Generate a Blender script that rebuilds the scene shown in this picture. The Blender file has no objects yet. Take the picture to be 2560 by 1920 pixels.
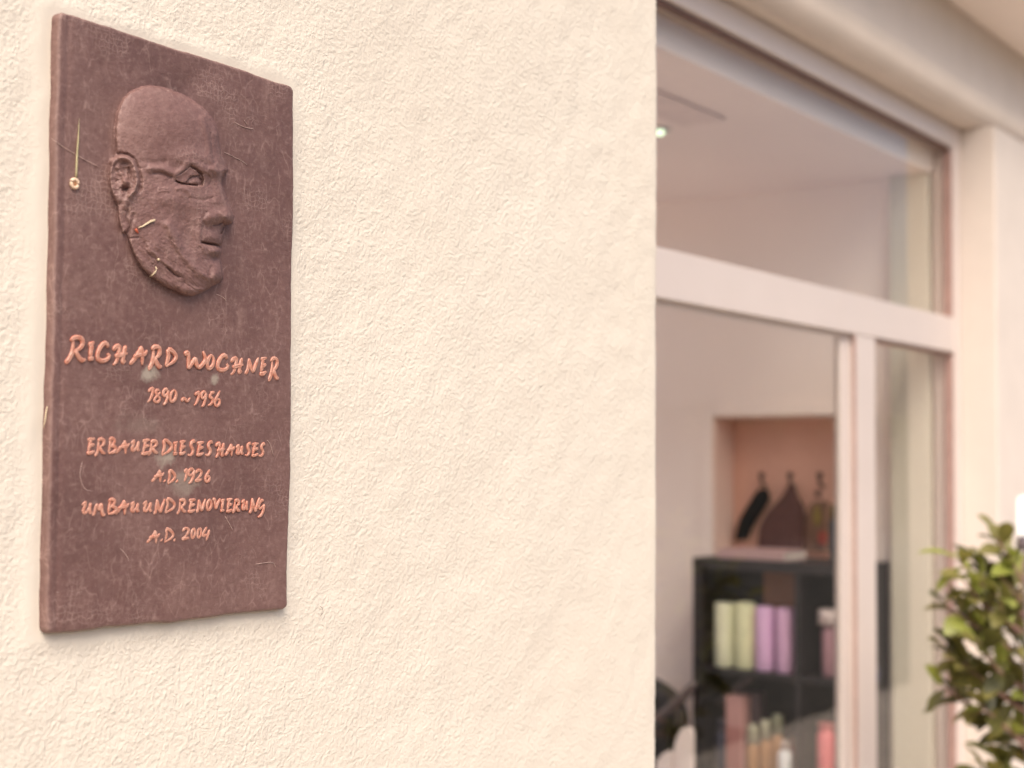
import bpy, bmesh, math, random
import numpy as np
from mathutils import Vector, Matrix
R = math.radians
SC = bpy.context.scene
COL = SC.collection
random.seed(7)
rng = np.random.default_rng(11)

# ------------------------------------------------------------------ camera
E = 1.62                      # eye height
FPX = 3600.0                  # focal length in pixels of a 2560 wide frame
PHI, PITCH, ROLL = math.atan(2620/3600), R(2.88), 0.0072
r0 = Vector((math.sin(PHI), -math.cos(PHI), 0))
fh = Vector((math.cos(PHI), math.sin(PHI), 0))
fw = fh*math.cos(PITCH) + Vector((0, 0, 1))*math.sin(PITCH)
u0 = r0.cross(fw)
cr = r0*math.cos(ROLL) + u0*math.sin(ROLL)
cu = u0*math.cos(ROLL) - r0*math.sin(ROLL)
cam_d = bpy.data.cameras.new('camera')
cam = bpy.data.objects.new('camera', cam_d); COL.objects.link(cam); SC.camera = cam
cam.matrix_world = Matrix(((cr.x, cu.x, -fw.x, 0), (cr.y, cu.y, -fw.y, 0), (cr.z, cu.z, -fw.z, E), (0, 0, 0, 1)))
cam_d.sensor_width = 36; cam_d.lens = FPX/2560*36
cam_d.clip_start = 0.05; cam_d.clip_end = 500
cam_d.dof.use_dof = True; cam_d.dof.focus_distance = 1.45; cam_d.dof.aperture_fstop = 4.1
# ------------------------------------------------------------------ sky, sun, exposure
SUN_AZ = 226; SUN_EL = 52
w = bpy.data.worlds.new('World'); SC.world = w; w.use_nodes = True
nt = w.node_tree; nt.nodes.clear()
sky = nt.nodes.new('ShaderNodeTexSky'); sky.sky_type = 'NISHITA'; sky.sun_disc = False
sky.sun_elevation = R(SUN_EL); sky.sun_rotation = R(SUN_AZ); sky.dust_density = 6; sky.air_density = 0.75; sky.ozone_density = 0.5
bg = nt.nodes.new('ShaderNodeBackground'); bg.inputs[1].default_value = 0.15
wo = nt.nodes.new('ShaderNodeOutputWorld')
nt.links.new(sky.outputs[0], bg.inputs[0]); nt.links.new(bg.outputs[0], wo.inputs[0])
sd = bpy.data.lights.new('sun', 'SUN'); sd.energy = 1.35; sd.angle = R(40); sd.color = (1, .93, .84)
sun = bpy.data.objects.new('sun', sd); COL.objects.link(sun)
sv = Vector((math.sin(R(SUN_AZ))*math.cos(R(SUN_EL)), math.cos(R(SUN_AZ))*math.cos(R(SUN_EL)), math.sin(R(SUN_EL))))
sun.rotation_euler = sv.to_track_quat('Z', 'Y').to_euler(); sun.location = (0, -5, 8)
SC.view_settings.view_transform = 'Standard'; SC.view_settings.look = 'None'
SC.view_settings.exposure = 0.63; SC.view_settings.gamma = 1; SC.view_settings.use_curve_mapping = False
SC.render.engine = 'CYCLES'
SC.cycles.max_bounces = 12; SC.cycles.diffuse_bounces = 9; SC.cycles.transparent_max_bounces = 12
SC.cycles.use_denoising = True

# ------------------------------------------------------------------ measuring helpers (photo pixel -> point on a real plane)
def ray(px, py): return fw*FPX + cr*(px-1280) + cu*(960-py)
def onY(px, py, t):
    d = ray(px, py); k = t/d.y; return Vector((d.x*k, t, E + d.z*k))
def onX(px, py, s):
    d = ray(px, py); k = s/d.x; return Vector((s, d.y*k, E + d.z*k))
def onZ(px, py, h):
    d = ray(px, py); k = h/d.z; return Vector((d.x*k, d.y*k, E + h))
def onD(px, py, dist):
    d = ray(px, py); d.normalize(); p = d*(dist/ d.dot(fw)); return Vector((p.x, p.y, E+p.z))

# ------------------------------------------------------------------ object helpers
def lin(c): return tuple(((v/255)/12.92 if v/255 <= .04045 else ((v/255+.055)/1.055)**2.4) for v in c)
def tag(o, label=None, cat=None, group=None, kind=None):
    for k, v in (('label', label), ('category', cat), ('group', group), ('kind', kind)):
        if v: o[k] = v
    return o
def empty(name, loc=(0, 0, 0), parent=None):
    o = bpy.data.objects.new(name, None); COL.objects.link(o); o.location = loc; o.empty_display_size = .05
    if parent: attach(o, parent)
    return o
def attach(o, parent):
    bpy.context.view_layer.update()
    o.parent = parent; o.matrix_parent_inverse = Matrix.Identity(4)
    if parent.parent: base = parent.location + parent.parent.location
    else: base = parent.location
    o.location = Vector(o.location) - base
def link(name, me, mat, parent=None, smooth=False, loc=None):
    if smooth:
        me.polygons.foreach_set('use_smooth', [True]*len(me.polygons))
    if mat is not None and len(me.materials) == 0: me.materials.append(mat)
    o = bpy.data.objects.new(name, me); COL.objects.link(o)
    if loc is not None: o.location = loc
    if parent: attach(o, parent)
    return o
def pyd(name, v, f):
    me = bpy.data.meshes.new(name); me.from_pydata(v, [], f); me.update(); return me
def box_mesh(x0, x1, y0, y1, z0, z1, bev=0.0, seg=2):
    bm = bmesh.new()
    bmesh.ops.create_cube(bm, size=1)
    for v in bm.verts:
        v.co = Vector((x0+(v.co.x+.5)*(x1-x0), y0+(v.co.y+.5)*(y1-y0), z0+(v.co.z+.5)*(z1-z0)))
    if bev: bmesh.ops.bevel(bm, geom=bm.edges[:], offset=bev, segments=seg, profile=.5, affect='EDGES')
    me = bpy.data.meshes.new('box'); bm.to_mesh(me); bm.free(); return me
def box(name, b, mat, parent=None, bev=0.002):
    return link(name, box_mesh(*b, bev=bev), mat, parent)
def lathe_mesh(prof, n=24, cap=True):
    v, f = [], []
    for (r, z) in prof:
        for k in range(n):
            a = 2*math.pi*k/n; v.append((r*math.cos(a), r*math.sin(a), z))
    for i in range(len(prof)-1):
        for k in range(n):
            f.append((i*n+k, i*n+(k+1) % n, (i+1)*n+(k+1) % n, (i+1)*n+k))
    if cap:
        f.append(tuple(range(n))[::-1]); f.append(tuple((len(prof)-1)*n+k for k in range(n)))
    return pyd('lathe', v, f)
def tube_mesh(pts, rad, n=8, flat=1.0):
    pts = [Vector(p) for p in pts]; v, f = [], []
    rad = rad if hasattr(rad, '__len__') else [rad]*len(pts)
    for i, p in enumerate(pts):
        d = (pts[min(i+1, len(pts)-1)] - pts[max(i-1, 0)]).normalized()
        a = d.orthogonal().normalized() if abs(d.z) > .95 else d.cross(Vector((0, 0, 1))).normalized()
        b = d.cross(a)
        for k in range(n):
            t = 2*math.pi*k/n; v.append(p + a*math.cos(t)*rad[i] + b*math.sin(t)*rad[i]*flat)
    for i in range(len(pts)-1):
        for k in range(n): f.append((i*n+k, i*n+(k+1) % n, (i+1)*n+(k+1) % n, (i+1)*n+k))
    f.append(tuple(range(n))[::-1]); f.append(tuple((len(pts)-1)*n+k for k in range(n)))
    return pyd('tube', v, f)
def join_meshes(ms):
    bm = bmesh.new()
    for m in ms: bm.from_mesh(m)
    me = bpy.data.meshes.new('joined'); bm.to_mesh(me); bm.free(); return me
def catmull(p, n):
    p = np.array(p, float)
    if len(p) == 2:
        t = np.linspace(0, 1, n)[:, None]; return p[0]*(1-t)+p[1]*t
    q = np.vstack([2*p[0]-p[1], p, 2*p[-1]-p[-2]]); out = []
    m = len(p)-1
    for j in range(n):
        x = j/(n-1)*m; i = min(int(x), m-1); t = x-i
        a, b, c, d = q[i], q[i+1], q[i+2], q[i+3]
        out.append(.5*((2*b)+(-a+c)*t+(2*a-5*b+4*c-d)*t*t+(-a+3*b-3*c+d)*t**3))
    return np.array(out)

# numpy value noise
def vnoise(x, y, seed=0):
    g = np.random.default_rng(seed).random((256, 256))*2-1
    xi = np.floor(x).astype(int); yi = np.floor(y).astype(int)
    tx = x-xi; ty = y-yi
    tx = tx*tx*tx*(tx*(tx*6-15)+10); ty = ty*ty*ty*(ty*(ty*6-15)+10)
    a = g[yi % 256, xi % 256]; b = g[yi % 256, (xi+1) % 256]; c = g[(yi+1) % 256, xi % 256]; d = g[(yi+1) % 256, (xi+1) % 256]
    return (a*(1-tx)+b*tx)*(1-ty)+(c*(1-tx)+d*tx)*ty
def fbm(x, y, oct=4, seed=0, rough=.5):
    s = 0; a = 1
    for o in range(oct):
        s = s + a*vnoise(x*2**o+17.3*o, y*2**o+5.1*o, seed+o); a *= rough
    return s

# ------------------------------------------------------------------ materials
def mat_new(name):
    m = bpy.data.materials.new(name); m.use_nodes = True
    n = m.node_tree; n.nodes.clear()
    out = n.nodes.new('ShaderNodeOutputMaterial')
    b = n.nodes.new('ShaderNodeBsdfPrincipled'); n.links.new(b.outputs[0], out.inputs[0])
    return m, n, b
def N(n, t, **kw):
    x = n.nodes.new(t)
    for k, v in kw.items():
        if k.startswith('i_'): x.inputs[k[2:].replace('_', ' ')].default_value = v
        else: setattr(x, k, v)
    return x
def tex_noise(n, vec, scale, detail=3, rough=.55, dist=0.0):
    t = n.nodes.new('ShaderNodeTexNoise'); t.inputs['Scale'].default_value = scale; t.inputs['Detail'].default_value = detail
    t.inputs['Roughness'].default_value = rough; t.inputs['Distortion'].default_value = dist
    n.links.new(vec, t.inputs['Vector']); return t.outputs[0]
def ramp(n, fac, stops):
    r = n.nodes.new('ShaderNodeValToRGB'); e = r.color_ramp.elements
    while len(e) < len(stops): e.new(.5)
    for i, (p, c) in enumerate(stops):
        e[i].position = p; e[i].color = (*c, 1) if hasattr(c, '__len__') else (c, c, c, 1)
    n.links.new(fac, r.inputs[0]); return r.outputs[0]
def mixc(n, fac, a, b, mode='MIX'):
    m = n.nodes.new('ShaderNodeMix'); m.data_type = 'RGBA'; m.blend_type = mode
    for s, v in ((m.inputs[0], fac), (m.inputs[6], a), (m.inputs[7], b)):
        if hasattr(v, 'is_output'): n.links.new(v, s)
        elif hasattr(v, '__len__'): s.default_value = (*v[:3], 1)
        else: s.default_value = v
    return m.outputs[2]
def mth(n, op, a, b=None, clamp=False):
    m = n.nodes.new('ShaderNodeMath'); m.operation = op; m.use_clamp = clamp
    for s, v in ((m.inputs[0], a), (m.inputs[1], b)):
        if v is None: continue
        if hasattr(v, 'is_output'): n.links.new(v, s)
        else: s.default_value = v
    return m.outputs[0]
def coords(n, kind='Object'):
    return n.nodes.new('ShaderNodeTexCoord').outputs[kind]
def mapping(n, vec, loc=(0, 0, 0), rot=(0, 0, 0), scale=(1, 1, 1)):
    m = n.nodes.new('ShaderNodeMapping'); n.links.new(vec, m.inputs[0])
    m.inputs[1].default_value = loc; m.inputs[2].default_value = rot; m.inputs[3].default_value = scale
    return m.outputs[0]
def bump(n, b, h, dist=.001, strength=1.0):
    bp = n.nodes.new('ShaderNodeBump'); bp.inputs['Distance'].default_value = dist
    if hasattr(strength, 'is_output'): n.links.new(strength, bp.inputs['Strength'])
    else: bp.inputs['Strength'].default_value = strength
    n.links.new(h, bp.inputs['Height']); n.links.new(bp.outputs[0], b.inputs['Normal'])
def simple(name, col, rough=.6, var=.08, scale=12, spec=.5, bmp=0.0, bscale=60, metal=0.0):
    """plain paint / plastic / wood: base colour with slight mottling and wear"""
    m, n, b = mat_new(name); c = coords(n)
    f = tex_noise(n, c, scale, 4)
    lo = tuple(v*(1-var) for v in col); hi = tuple(min(1, v*(1+var)) for v in col)
    n.links.new(ramp(n, f, [(.3, lo), (.7, hi)]), b.inputs['Base Color'])
    rr = ramp(n, tex_noise(n, c, scale*2.3, 3), [(.3, max(0, rough-.08)), (.7, min(1, rough+.08))])
    n.links.new(rr, b.inputs['Roughness'])
    b.inputs['Specular IOR Level'].default_value = spec; b.inputs['Metallic'].default_value = metal
    if bmp: bump(n, b, tex_noise(n, c, bscale, 4), bmp, 1)
    return m

def plaster_material():
    m, n, b = mat_new('rough_plaster'); c = coords(n)
    # domain warp so the grains are irregular
    big = tex_noise(n, c, 3.2, 3)
    n1 = tex_noise(n, mapping(n, c, rot=(0, R(38), 0), scale=(1.0, 1.0, 1.2)), 220, 3, .55, .2)
    n2 = tex_noise(n, mapping(n, c, rot=(0, R(-25), 0), scale=(1.0, 1, 1.15)), 88, 3, .5, .3)
    n3 = tex_noise(n, c, 430, 2, .5)
    vo = n.nodes.new('ShaderNodeTexVoronoi'); vo.feature = 'SMOOTH_F1'; vo.inputs['Scale'].default_value = 240
    vo.inputs['Smoothness'].default_value = 1.0
    wv = n.nodes.new('ShaderNodeVectorMath'); wv.operation = 'ADD'
    sc = n.nodes.new('ShaderNodeVectorMath'); sc.operation = 'SCALE'; sc.inputs['Scale'].default_value = .016
    nn = n.nodes.new('ShaderNodeTexNoise'); nn.inputs['Scale'].default_value = 60; n.links.new(c, nn.inputs['Vector'])
    n.links.new(nn.outputs[1], sc.inputs[0]); n.links.new(c, wv.inputs[0]); n.links.new(sc.outputs[0], wv.inputs[1])
    n.links.new(wv.outputs[0], vo.inputs['Vector'])
    h = mth(n, 'ADD', mth(n, 'MULTIPLY', ramp(n, n1, [(.25, 0.0), (.72, 1.0)]), .55), mth(n, 'MULTIPLY', n2, 1.0))
    h = mth(n, 'ADD', h, mth(n, 'MULTIPLY', vo.outputs[0], -1.05))
    h = mth(n, 'ADD', h, mth(n, 'MULTIPLY', n3, .16))
    at = n.nodes.new('ShaderNodeAttribute'); at.attribute_name = 'grain'
    st = mth(n, 'MULTIPLY', at.outputs['Fac'], mth(n, 'ADD', mth(n, 'MULTIPLY', big, .5), .55), True)
    bump(n, b, h, .0009, st)
    base = (.805, .68, .545)
    c1 = ramp(n, big, [(.3, (.70, .63, .53)), (.7, (.725, .66, .56))])
    # fine dirt caught in a few pits
    dirt = ramp(n, n1, [(.22, 1.0), (.36, 0.0)])
    c2 = mixc(n, mth(n, 'MULTIPLY', dirt, .15), c1, (.50, .37, .29))
    n.links.new(c2, b.inputs['Base Color'])
    b.inputs['Roughness'].default_value = .9; b.inputs['Specular IOR Level'].default_value = .15
    return m
M_plaster = plaster_material()
M_recess = simple('recess_plaster', (.70, .62, .55), .9, .03, 6, .15, .0006, 180)
M_lintel = M_recess
M_soffit = simple('ceiling_paint', (.90, .81, .74), .9, .03, 3, .1, .0003, 140)
M_frame = simple('white_window_frame', (.675, .585, .535), .38, .02, 5, .5)
M_gasket_shade = simple('rubber_gasket_shade', (.16, .09, .075), .6, .1, 20)
M_in_wall = simple('interior_wall_paint', (.86, .75, .69), .85, .02, 3, .15)
M_in_ceil = simple('interior_ceiling_paint', (.84, .72, .66), .9, .02, 2, .1)
M_niche = simple('brown_niche_paint', (.70, .42, .33), .8, .08, 5, .2)
M_floor = simple('floor_tiles', (.62, .54, .49), .5, .08, 6)
M_shelf = simple('black_brown_laminate', (.015, .011, .013), .5, .25, 30)
M_pave = simple('pavement_stone', (.50, .43, .36), .85, .12, 2.0, .2, .002, 60)
M_facing = simple('opposite_plaster', (.48, .40, .33), .9, .08, .8, .2)

def glass_mat(name, tint=(.985, .99, .98), rough=0.0):
    m = bpy.data.materials.new(name); m.use_nodes = True; n = m.node_tree; n.nodes.clear()
    out = n.nodes.new('ShaderNodeOutputMaterial'); mx = n.nodes.new('ShaderNodeMixShader')
    tr = n.nodes.new('ShaderNodeBsdfTransparent'); tr.inputs[0].default_value = (*tint, 1)
    gl = n.nodes.new('ShaderNodeBsdfGlossy'); gl.inputs['Roughness'].default_value = .01
    lw = n.nodes.new('ShaderNodeLayerWeight'); lw.inputs[0].default_value = .5      # same from both sides of the sheet
    f2 = mth(n, 'ADD', mth(n, 'MULTIPLY', mth(n, 'POWER', lw.outputs['Facing'], 5), .85), .035, True)
    n.links.new(f2, mx.inputs[0]); n.links.new(tr.outputs[0], mx.inputs[1]); n.links.new(gl.outputs[0], mx.inputs[2])
    n.links.new(mx.outputs[0], out.inputs[0]); return m
M_glass = glass_mat('window_glass')
def emis(name, col, s):
    m = bpy.data.materials.new(name); m.use_nodes = True; n = m.node_tree; n.nodes.clear()
    out = n.nodes.new('ShaderNodeOutputMaterial'); e = n.nodes.new('ShaderNodeEmission')
    e.inputs[0].default_value = (*col, 1); e.inputs[1].default_value = s
    n.links.new(e.outputs[0], out.inputs[0]); return m

# ------------------------------------------------------------------ dimensions (x along the wall, y into the wall)
FW = 1.056      # plaster wall face
CS = onY(1646, 960, FW).x     # its corner
SP = 1.485      # recessed wall around the window
WP = 1.60       # window frame front
H_HEAD = 1.032; H_SOF = 1.105; H_CEIL = 1.408; H_TT = .465; H_TB = .352
S_J = 4.67      # right end of the glass
Z0 = 0.0

# ------------------------------------------------------------------ ground, house
pav = link('pavement', box_mesh(-60, 60, -60, 60, -.3, 0), M_pave); tag(pav, kind='structure')
M_asph = simple('asphalt', (.11, .10, .088), .95, .15, 8, .05, .003, 90)
road = link('road', box_mesh(-60, 60, -14, -.6, .004, .008), M_asph); tag(road, kind='structure')
def hedge():
    nx, prof = 300, [(-9.0, .01), (-9.05, .8), (-9.0, 1.7), (-9.2, 2.3), (-9.8, 2.5), (-10.6, 2.4), (-10.9, 1.7), (-10.9, .01)]
    pr = catmull(prof, 40); V = []
    for i, x in enumerate(np.linspace(-12, 55, nx)):
        for j, (y, z) in enumerate(pr):
            dn = .22*float(vnoise(np.array([x*2.2]), np.array([j*.35]), 71)[0])+.12*float(vnoise(np.array([x*6]), np.array([j*.9]), 72)[0])
            V.append((x, y+dn, max(.01, z+dn*.8*(z > .1))))
    m_ = len(pr); F = [(i*m_+j, (i+1)*m_+j, (i+1)*m_+j+1, i*m_+j+1) for i in range(nx-1) for j in range(m_-1)]
    o = link('hedge', pyd('hedge', V, F), simple('hedge_leaves', (.045, .055, .02), .95, .5, 14, .05, .02, 30), None, True)
    tag(o, 'long dark green hedge across the road, mirrored faintly in the window', 'hedge')
hedge()
house = empty('house', (1.0, FW, 0))
tag(house, 'cream rough-plastered house with a white framed window set back in a recess', 'house')

PL_FRONT = 1.046   # plaque front face
# plaque outline in photo pixels, measured on the front plane
pl_left = [(147, 26), (141, 300), (137, 600), (130, 900), (123, 1200), (115, 1583)]
pl_right = [(735, 216), (735.5, 400), (735.5, 470), (733, 600), (731, 720), (730, 900), (731, 1040), (729.5, 1180), (726, 1270), (721, 1380), (719, 1430), (721, 1522)]
def edge_interp(pts, t):
    P = [onY(x, y, PL_FRONT) for x, y in pts]
    zs = np.array([p.z for p in P])[::-1]; xs = np.array([p.x for p in P])[::-1]
    return zs, xs
zl, xl = edge_interp(pl_left, 0); zr, xr = edge_interp(pl_right, 0)
PX0, PX1 = float(xl.mean()), float(xr.mean())
PZ0, PZ1 = float((zl.min()+zr.min())/2), float((zl.max()+zr.max())/2)

def plaster_wall():
    xs = np.concatenate([np.linspace(.25, .45, 5)[:-1], np.arange(.45, CS-.02, .006)])
    # rounded corner profile
    rc = .012
    pts = [(x, FW) for x in xs]
    for k in range(0, 9):
        a = k/8*math.pi/2
        pts.append((CS-rc+rc*math.sin(a), FW+rc-rc*math.cos(a)))
    for y in np.concatenate([np.arange(FW+.02, FW+.08, .008), [FW+.15, FW+.3, 1.64]]): pts.append((CS, y))
    zs = np.concatenate([[0, .3, .6], np.arange(.85, 2.75, .006), [2.9, H_CEIL+E, 3.2, 3.4, 3.5]])
    P = np.array(pts); nx, nz = len(P), len(zs)
    X = np.repeat(P[:, 0][None], nz, 0); Y = np.repeat(P[:, 1][None], nz, 0); Z = np.repeat(zs[:, None], nx, 1)
    # distance to plaque for the smoothed margin
    dx = np.maximum(np.maximum(PX0-X, X-PX1), 0); dz = np.maximum(np.maximum(PZ0-Z, Z-PZ1), 0)
    d = np.sqrt(dx*dx+dz*dz)
    d = d + .004*fbm(X*30, Z*30, 3, 5)
    margin = .008 + .008*np.clip((PX0-X)*50, 0, 1) + .003*fbm(X*12, Z*12, 2, 8)
    grain = np.clip((d-margin*.55)/(margin*1.3), .07, 1)
    arc = np.where(X < CS-.02, 1.0, .8)
    und = .0011*fbm(X*6, Z*6, 3, 2)+.0005*fbm(X*40, Z*40, 3, 3)*grain
    # thin lip of plaster round the plate
    und = und + .0012*np.exp(-((d-.010)/.006)**2)
    far = (P[:, 1] > FW+.1)[None, :]
    front = (P[:, 1] < FW+.001)[None, :].repeat(nz, 0)
    Y = np.where(front, Y-und, Y)
    ed = (~front) & (~far.repeat(nz, 0))
    X = np.where(ed, X+.0016*fbm(Z*110, Y*110, 3, 21)+.0012*fbm(Z*25, Y*25, 2, 22), X)
    V = np.stack([X, Y, Z], -1).reshape(-1, 3)
    i = np.arange(nz*nx).reshape(nz, nx)
    F = np.stack([i[:-1, :-1], i[:-1, 1:], i[1:, 1:], i[1:, :-1]], -1).reshape(-1, 4)
    me = bpy.data.meshes.new('plaster_wall'); me.from_pydata(V.tolist(), [], F.tolist()); me.update()
    a = me.attributes.new('grain', 'FLOAT', 'POINT'); a.data.foreach_set('value', grain.reshape(-1).astype(np.float32))
    o = link('plaster_wall', me, M_plaster, house, True)
    return o
plaster_wall()
# back side of the thick wall, wall over the recess, recess walls
WE = 6.2    # where the building goes on to the right
box('wall_core', (.252, CS-.02, FW+.06, 1.75, 0, 3.5), M_recess, house, 0)
box('upper_wall', (CS+.001, 12, SP+.004, 1.9, H_CEIL+E+.03, 3.5), M_plaster, house, 0)
box('recess_ceiling', (CS+.001, 12, SP-.215, SP+.2, H_CEIL+E, H_CEIL+E+.028), M_soffit, house, 0)
def lintel():
    r_ = .075; z0, z1 = H_SOF+E, H_CEIL+E-.002          # plaster rounded over the lower edge
    pr = [(1.74, z0)]+[(SP+r_-r_*math.sin(a), z0+r_-r_*math.cos(a)) for a in np.linspace(0, math.pi/2, 12)]+[(SP, z1), (1.74, z1)]
    n_ = len(pr); V = [(CS+.001, y, z) for y, z in pr]+[(12, y, z) for y, z in pr]
    F = [(i, (i+1) % n_, n_+(i+1) % n_, n_+i) for i in range(n_)]+[tuple(range(n_))[::-1], tuple(range(n_, 2*n_))]
    me = pyd('lintel', V, F)
    bm = bmesh.new(); bm.from_mesh(me); bmesh.ops.recalc_face_normals(bm, faces=bm.faces); bm.to_mesh(me); bm.free()
    o = link('lintel', me, M_recess, house)
    for p in me.polygons: p.use_smooth = len(p.vertices) == 4 and abs(p.normal.y) > .02 and abs(p.normal.z) > .02
lintel()
box('recess_wall', (S_J+.07, 12, SP, 1.74, 0, H_SOF+E-.001), M_recess, house, .006)
# ------------------------------------------------------------------ window
win = empty('window', (3.3, WP, .05), house)
FT = .07
S_L = 1.95
def wbox(name, b, mat=M_frame, bev=.003): return box(name, b, mat, win, bev)
wbox('frame_jamb', (S_J, S_J+FT-.002, WP, WP+.07, .04, H_HEAD+E+FT))
wbox('frame_jamb', (S_L-FT, S_L, WP, WP+.07, .04, H_HEAD+E+FT))
wbox('frame_head', (S_L, S_J-.001, WP, WP+.07, H_HEAD+E, H_HEAD+E+FT))
wbox('transom', (S_L, S_J-.001, WP+.001, WP+.07, H_TB+E, H_TT+E))
wbox('frame_sill', (S_L, S_J-.001, WP, WP+.07, .04, .16))
ml = onY(2143, 1100, WP).x; mr = onY(2191, 1100, WP).x
wbox('mullion', (ml, mr, WP+.002, WP+.07, .16, H_TB+E-.001))
# sash of the wide lower light: slim profile set back
for nm, b in (('sash_rail', (S_L, ml-.001, WP+.021, WP+.031, H_TB+E-.012, H_TB+E-.0005)),
              ('sash_stile', (onY(2104, 1200, WP+.02).x, ml-.001, WP+.0195, WP+.031, .16, H_TB+E-.013))):
    wbox(nm, b, bev=.001)
GB, GU = WP+.0225, WP+.035
wbox('pane', (S_L, onY(2104, 1200, WP+.02).x-.0005, GB, GB+.004, .16, H_TB+E-.0125), M_glass, 0)
wbox('pane', (mr+.002, S_J-.002, GU, GU+.004, .16, H_TB+E-.002), M_glass, 0)
wbox('pane', (S_L, S_J-.002, GU, GU+.004, H_TT+E+.002, H_HEAD+E-.002), M_glass, 0)
# dark seal strips, also painting in the shade of the frame gap
wbox('gasket_shade', (S_L, S_J-.004, GU-.022, GU-.002, H_HEAD+E-.012, H_HEAD+E-.001), M_gasket_shade, .001)
M_gasket_shade2 = simple('grey_gasket_shade', (.38, .24, .205), .6, .1, 20)
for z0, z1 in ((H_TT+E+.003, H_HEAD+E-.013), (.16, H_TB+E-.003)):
    wbox('gasket_shade', (S_J-.010, S_J-.001, WP+.006, GU-.002, z0, z1), M_gasket_shade2, .001)
wbox('gasket_shade', (ml-.004, ml-.0012, WP+.002, WP+.011, .16, H_TB+E-.003), M_gasket_shade2, 0)
wbox('gasket_shade', (mr+.001, S_J-.011, GU-.02, GU-.002, H_TB+E-.010, H_TB+E-.0015), M_gasket_shade2, .001)

# ------------------------------------------------------------------ room behind the window
SW = 4.70          # wall facing the camera
CH = .955+E        # ceiling height
n_l = onX(1783, 1200, SW).y; n_t = onX(1900, 1040, SW).z
n_r = onX(2190, 1200, SW).y; n_b = E-.40
rt0, rt1 = 1.671, 5.6
iw = empty('interior_wall', (SW, 3, 0)); tag(iw, kind='structure')
def ib(name, b, mat, bev=.0): return box(name, b, mat, iw, bev)
ib('wall_face', (SW, SW+.26, n_l, rt1, 0, CH+.3), M_in_wall)
ib('wall_face', (SW, SW+.26, rt0, n_r, 0, CH+.3), M_in_wall)
ib('wall_face', (SW, SW+.26, n_r+.0005, n_l-.0005, n_t, CH+.3), M_in_wall)
ib('wall_face', (SW, SW+.26, n_r+.0005, n_l-.0005, 0, n_b), M_in_wall)
ib('niche_back', (SW+.15, SW+.258, n_r+.001, n_l-.001, n_b+.0005, n_t-.0005), M_niche)
M_jamb = simple('niche_jamb_paint', (.78, .58, .50), .8, .04, 5, .2)
ib('niche_lining', (SW+.004, SW+.149, n_l-.006, n_l-.001, n_b+.001, n_t-.007), M_jamb)
ib('niche_lining', (SW+.004, SW+.149, n_r+.001, n_l-.007, n_t-.006, n_t-.001), M_jamb)
for b in ((SW-.008, SW-.0005, n_l+.001, n_l+.05, n_b, n_t+.04), (SW-.008, SW-.0005, n_r, n_l, n_t+.001, n_t+.04)):
    ib('niche_trim', b, M_in_wall, .003)
ib('pier', (4.655, SW-.0005, rt0+.012, onX(2226, 1200, 4.655).y, .031, CH-.001), simple('grey_green_paint', (.60, .55, .455), .8, .03, 4, .2), .003)
iroom = link('interior_floor', box_mesh(.3, SW-.001, rt0+.1, rt1, 0, .03), M_floor); tag(iroom, kind='structure')
ic = empty('interior_ceiling', (3, 3, CH)); tag(ic, kind='structure')
KX0, KX1, KY0, KY1 = .5, 4.3, 2.9, 5.4      # added skylight well, unseen, put in to brighten the room
for b in ((.3, SW-.001, rt0+.10, KY0, CH, CH+.12), (CS-.01, SW-.001, rt0+.002, rt0+.099, CH, CH+.25), (.3, SW-.001, KY1, rt1, CH, CH+.12), (.3, KX0, KY0+.0005, KY1-.0005, CH, CH+.12), (KX1, SW-.001, KY0+.0005, KY1-.0005, CH, CH+.12)):
    box('ceiling_slab', b, M_in_ceil, ic, 0)
va = [onZ(x, y, .955) for x, y in ((1640, 222), (1775, 285), (1725, 308), (1640, 285))]
box('ceiling_vent', (min(p.x for p in va), max(p.x for p in va), min(p.y for p in va), max(p.y for p in va), CH-.008, CH-.0005), simple('vent_paint', (.72, .59, .535), .7), ic, .004)
# side and far walls of the room, unseen openings added to brighten it
iw2 = empty('interior_side_wall', (.25, 4, 0)); tag(iw2, kind='structure')
for b in ((.25, .299, 1.76, rt1, 0, .25), (.25, .299, 1.76, rt1, 2.5, CH+.3), (.25, .299, 1.76, 1.95, .251, 2.499), (.25, .299, rt1-.2, rt1, .251, 2.499)):
    box('wall_face', b, M_in_wall, iw2, 0)
fwall = empty('interior_far_wall', (2, rt1, 0)); tag(fwall, kind='structure')
for b in ((.25, SW+.26, rt1+.001, rt1+.2, 0, .3), (.25, SW+.26, rt1+.001, rt1+.2, 2.5, CH+.3), (.25, .4, rt1+.001, rt1+.2, .301, 2.499), (2.4, 2.5, rt1+.001, rt1+.2, .301, 2.499), (4.6, SW+.26, rt1+.001, rt1+.2, .301, 2.499)):
    box('wall_face', b, M_in_wall, fwall, 0)
for b in ((.25, 12, 1.901, KY0, CH+.31, CH+.4), (.25, 12, KY1, 9, CH+.31, CH+.4), (.25, KX0, KY0+.0005, KY1-.0005, CH+.31, CH+.4), (KX1, 12, KY0+.0005, KY1-.0005, CH+.31, CH+.4),
          (KX0-.05, KX0-.001, KY0, KY1, CH+.121, CH+.309), (KX1+.001, KX1+.05, KY0, KY1, CH+.121, CH+.309), (KX0, KX1, KY0-.05, KY0-.001, CH+.121, CH+.309), (KX0, KX1, KY1+.001, KY1+.05, CH+.121, CH+.309)):
    box('roof_slab', b, M_in_ceil, house, 0)

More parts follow.
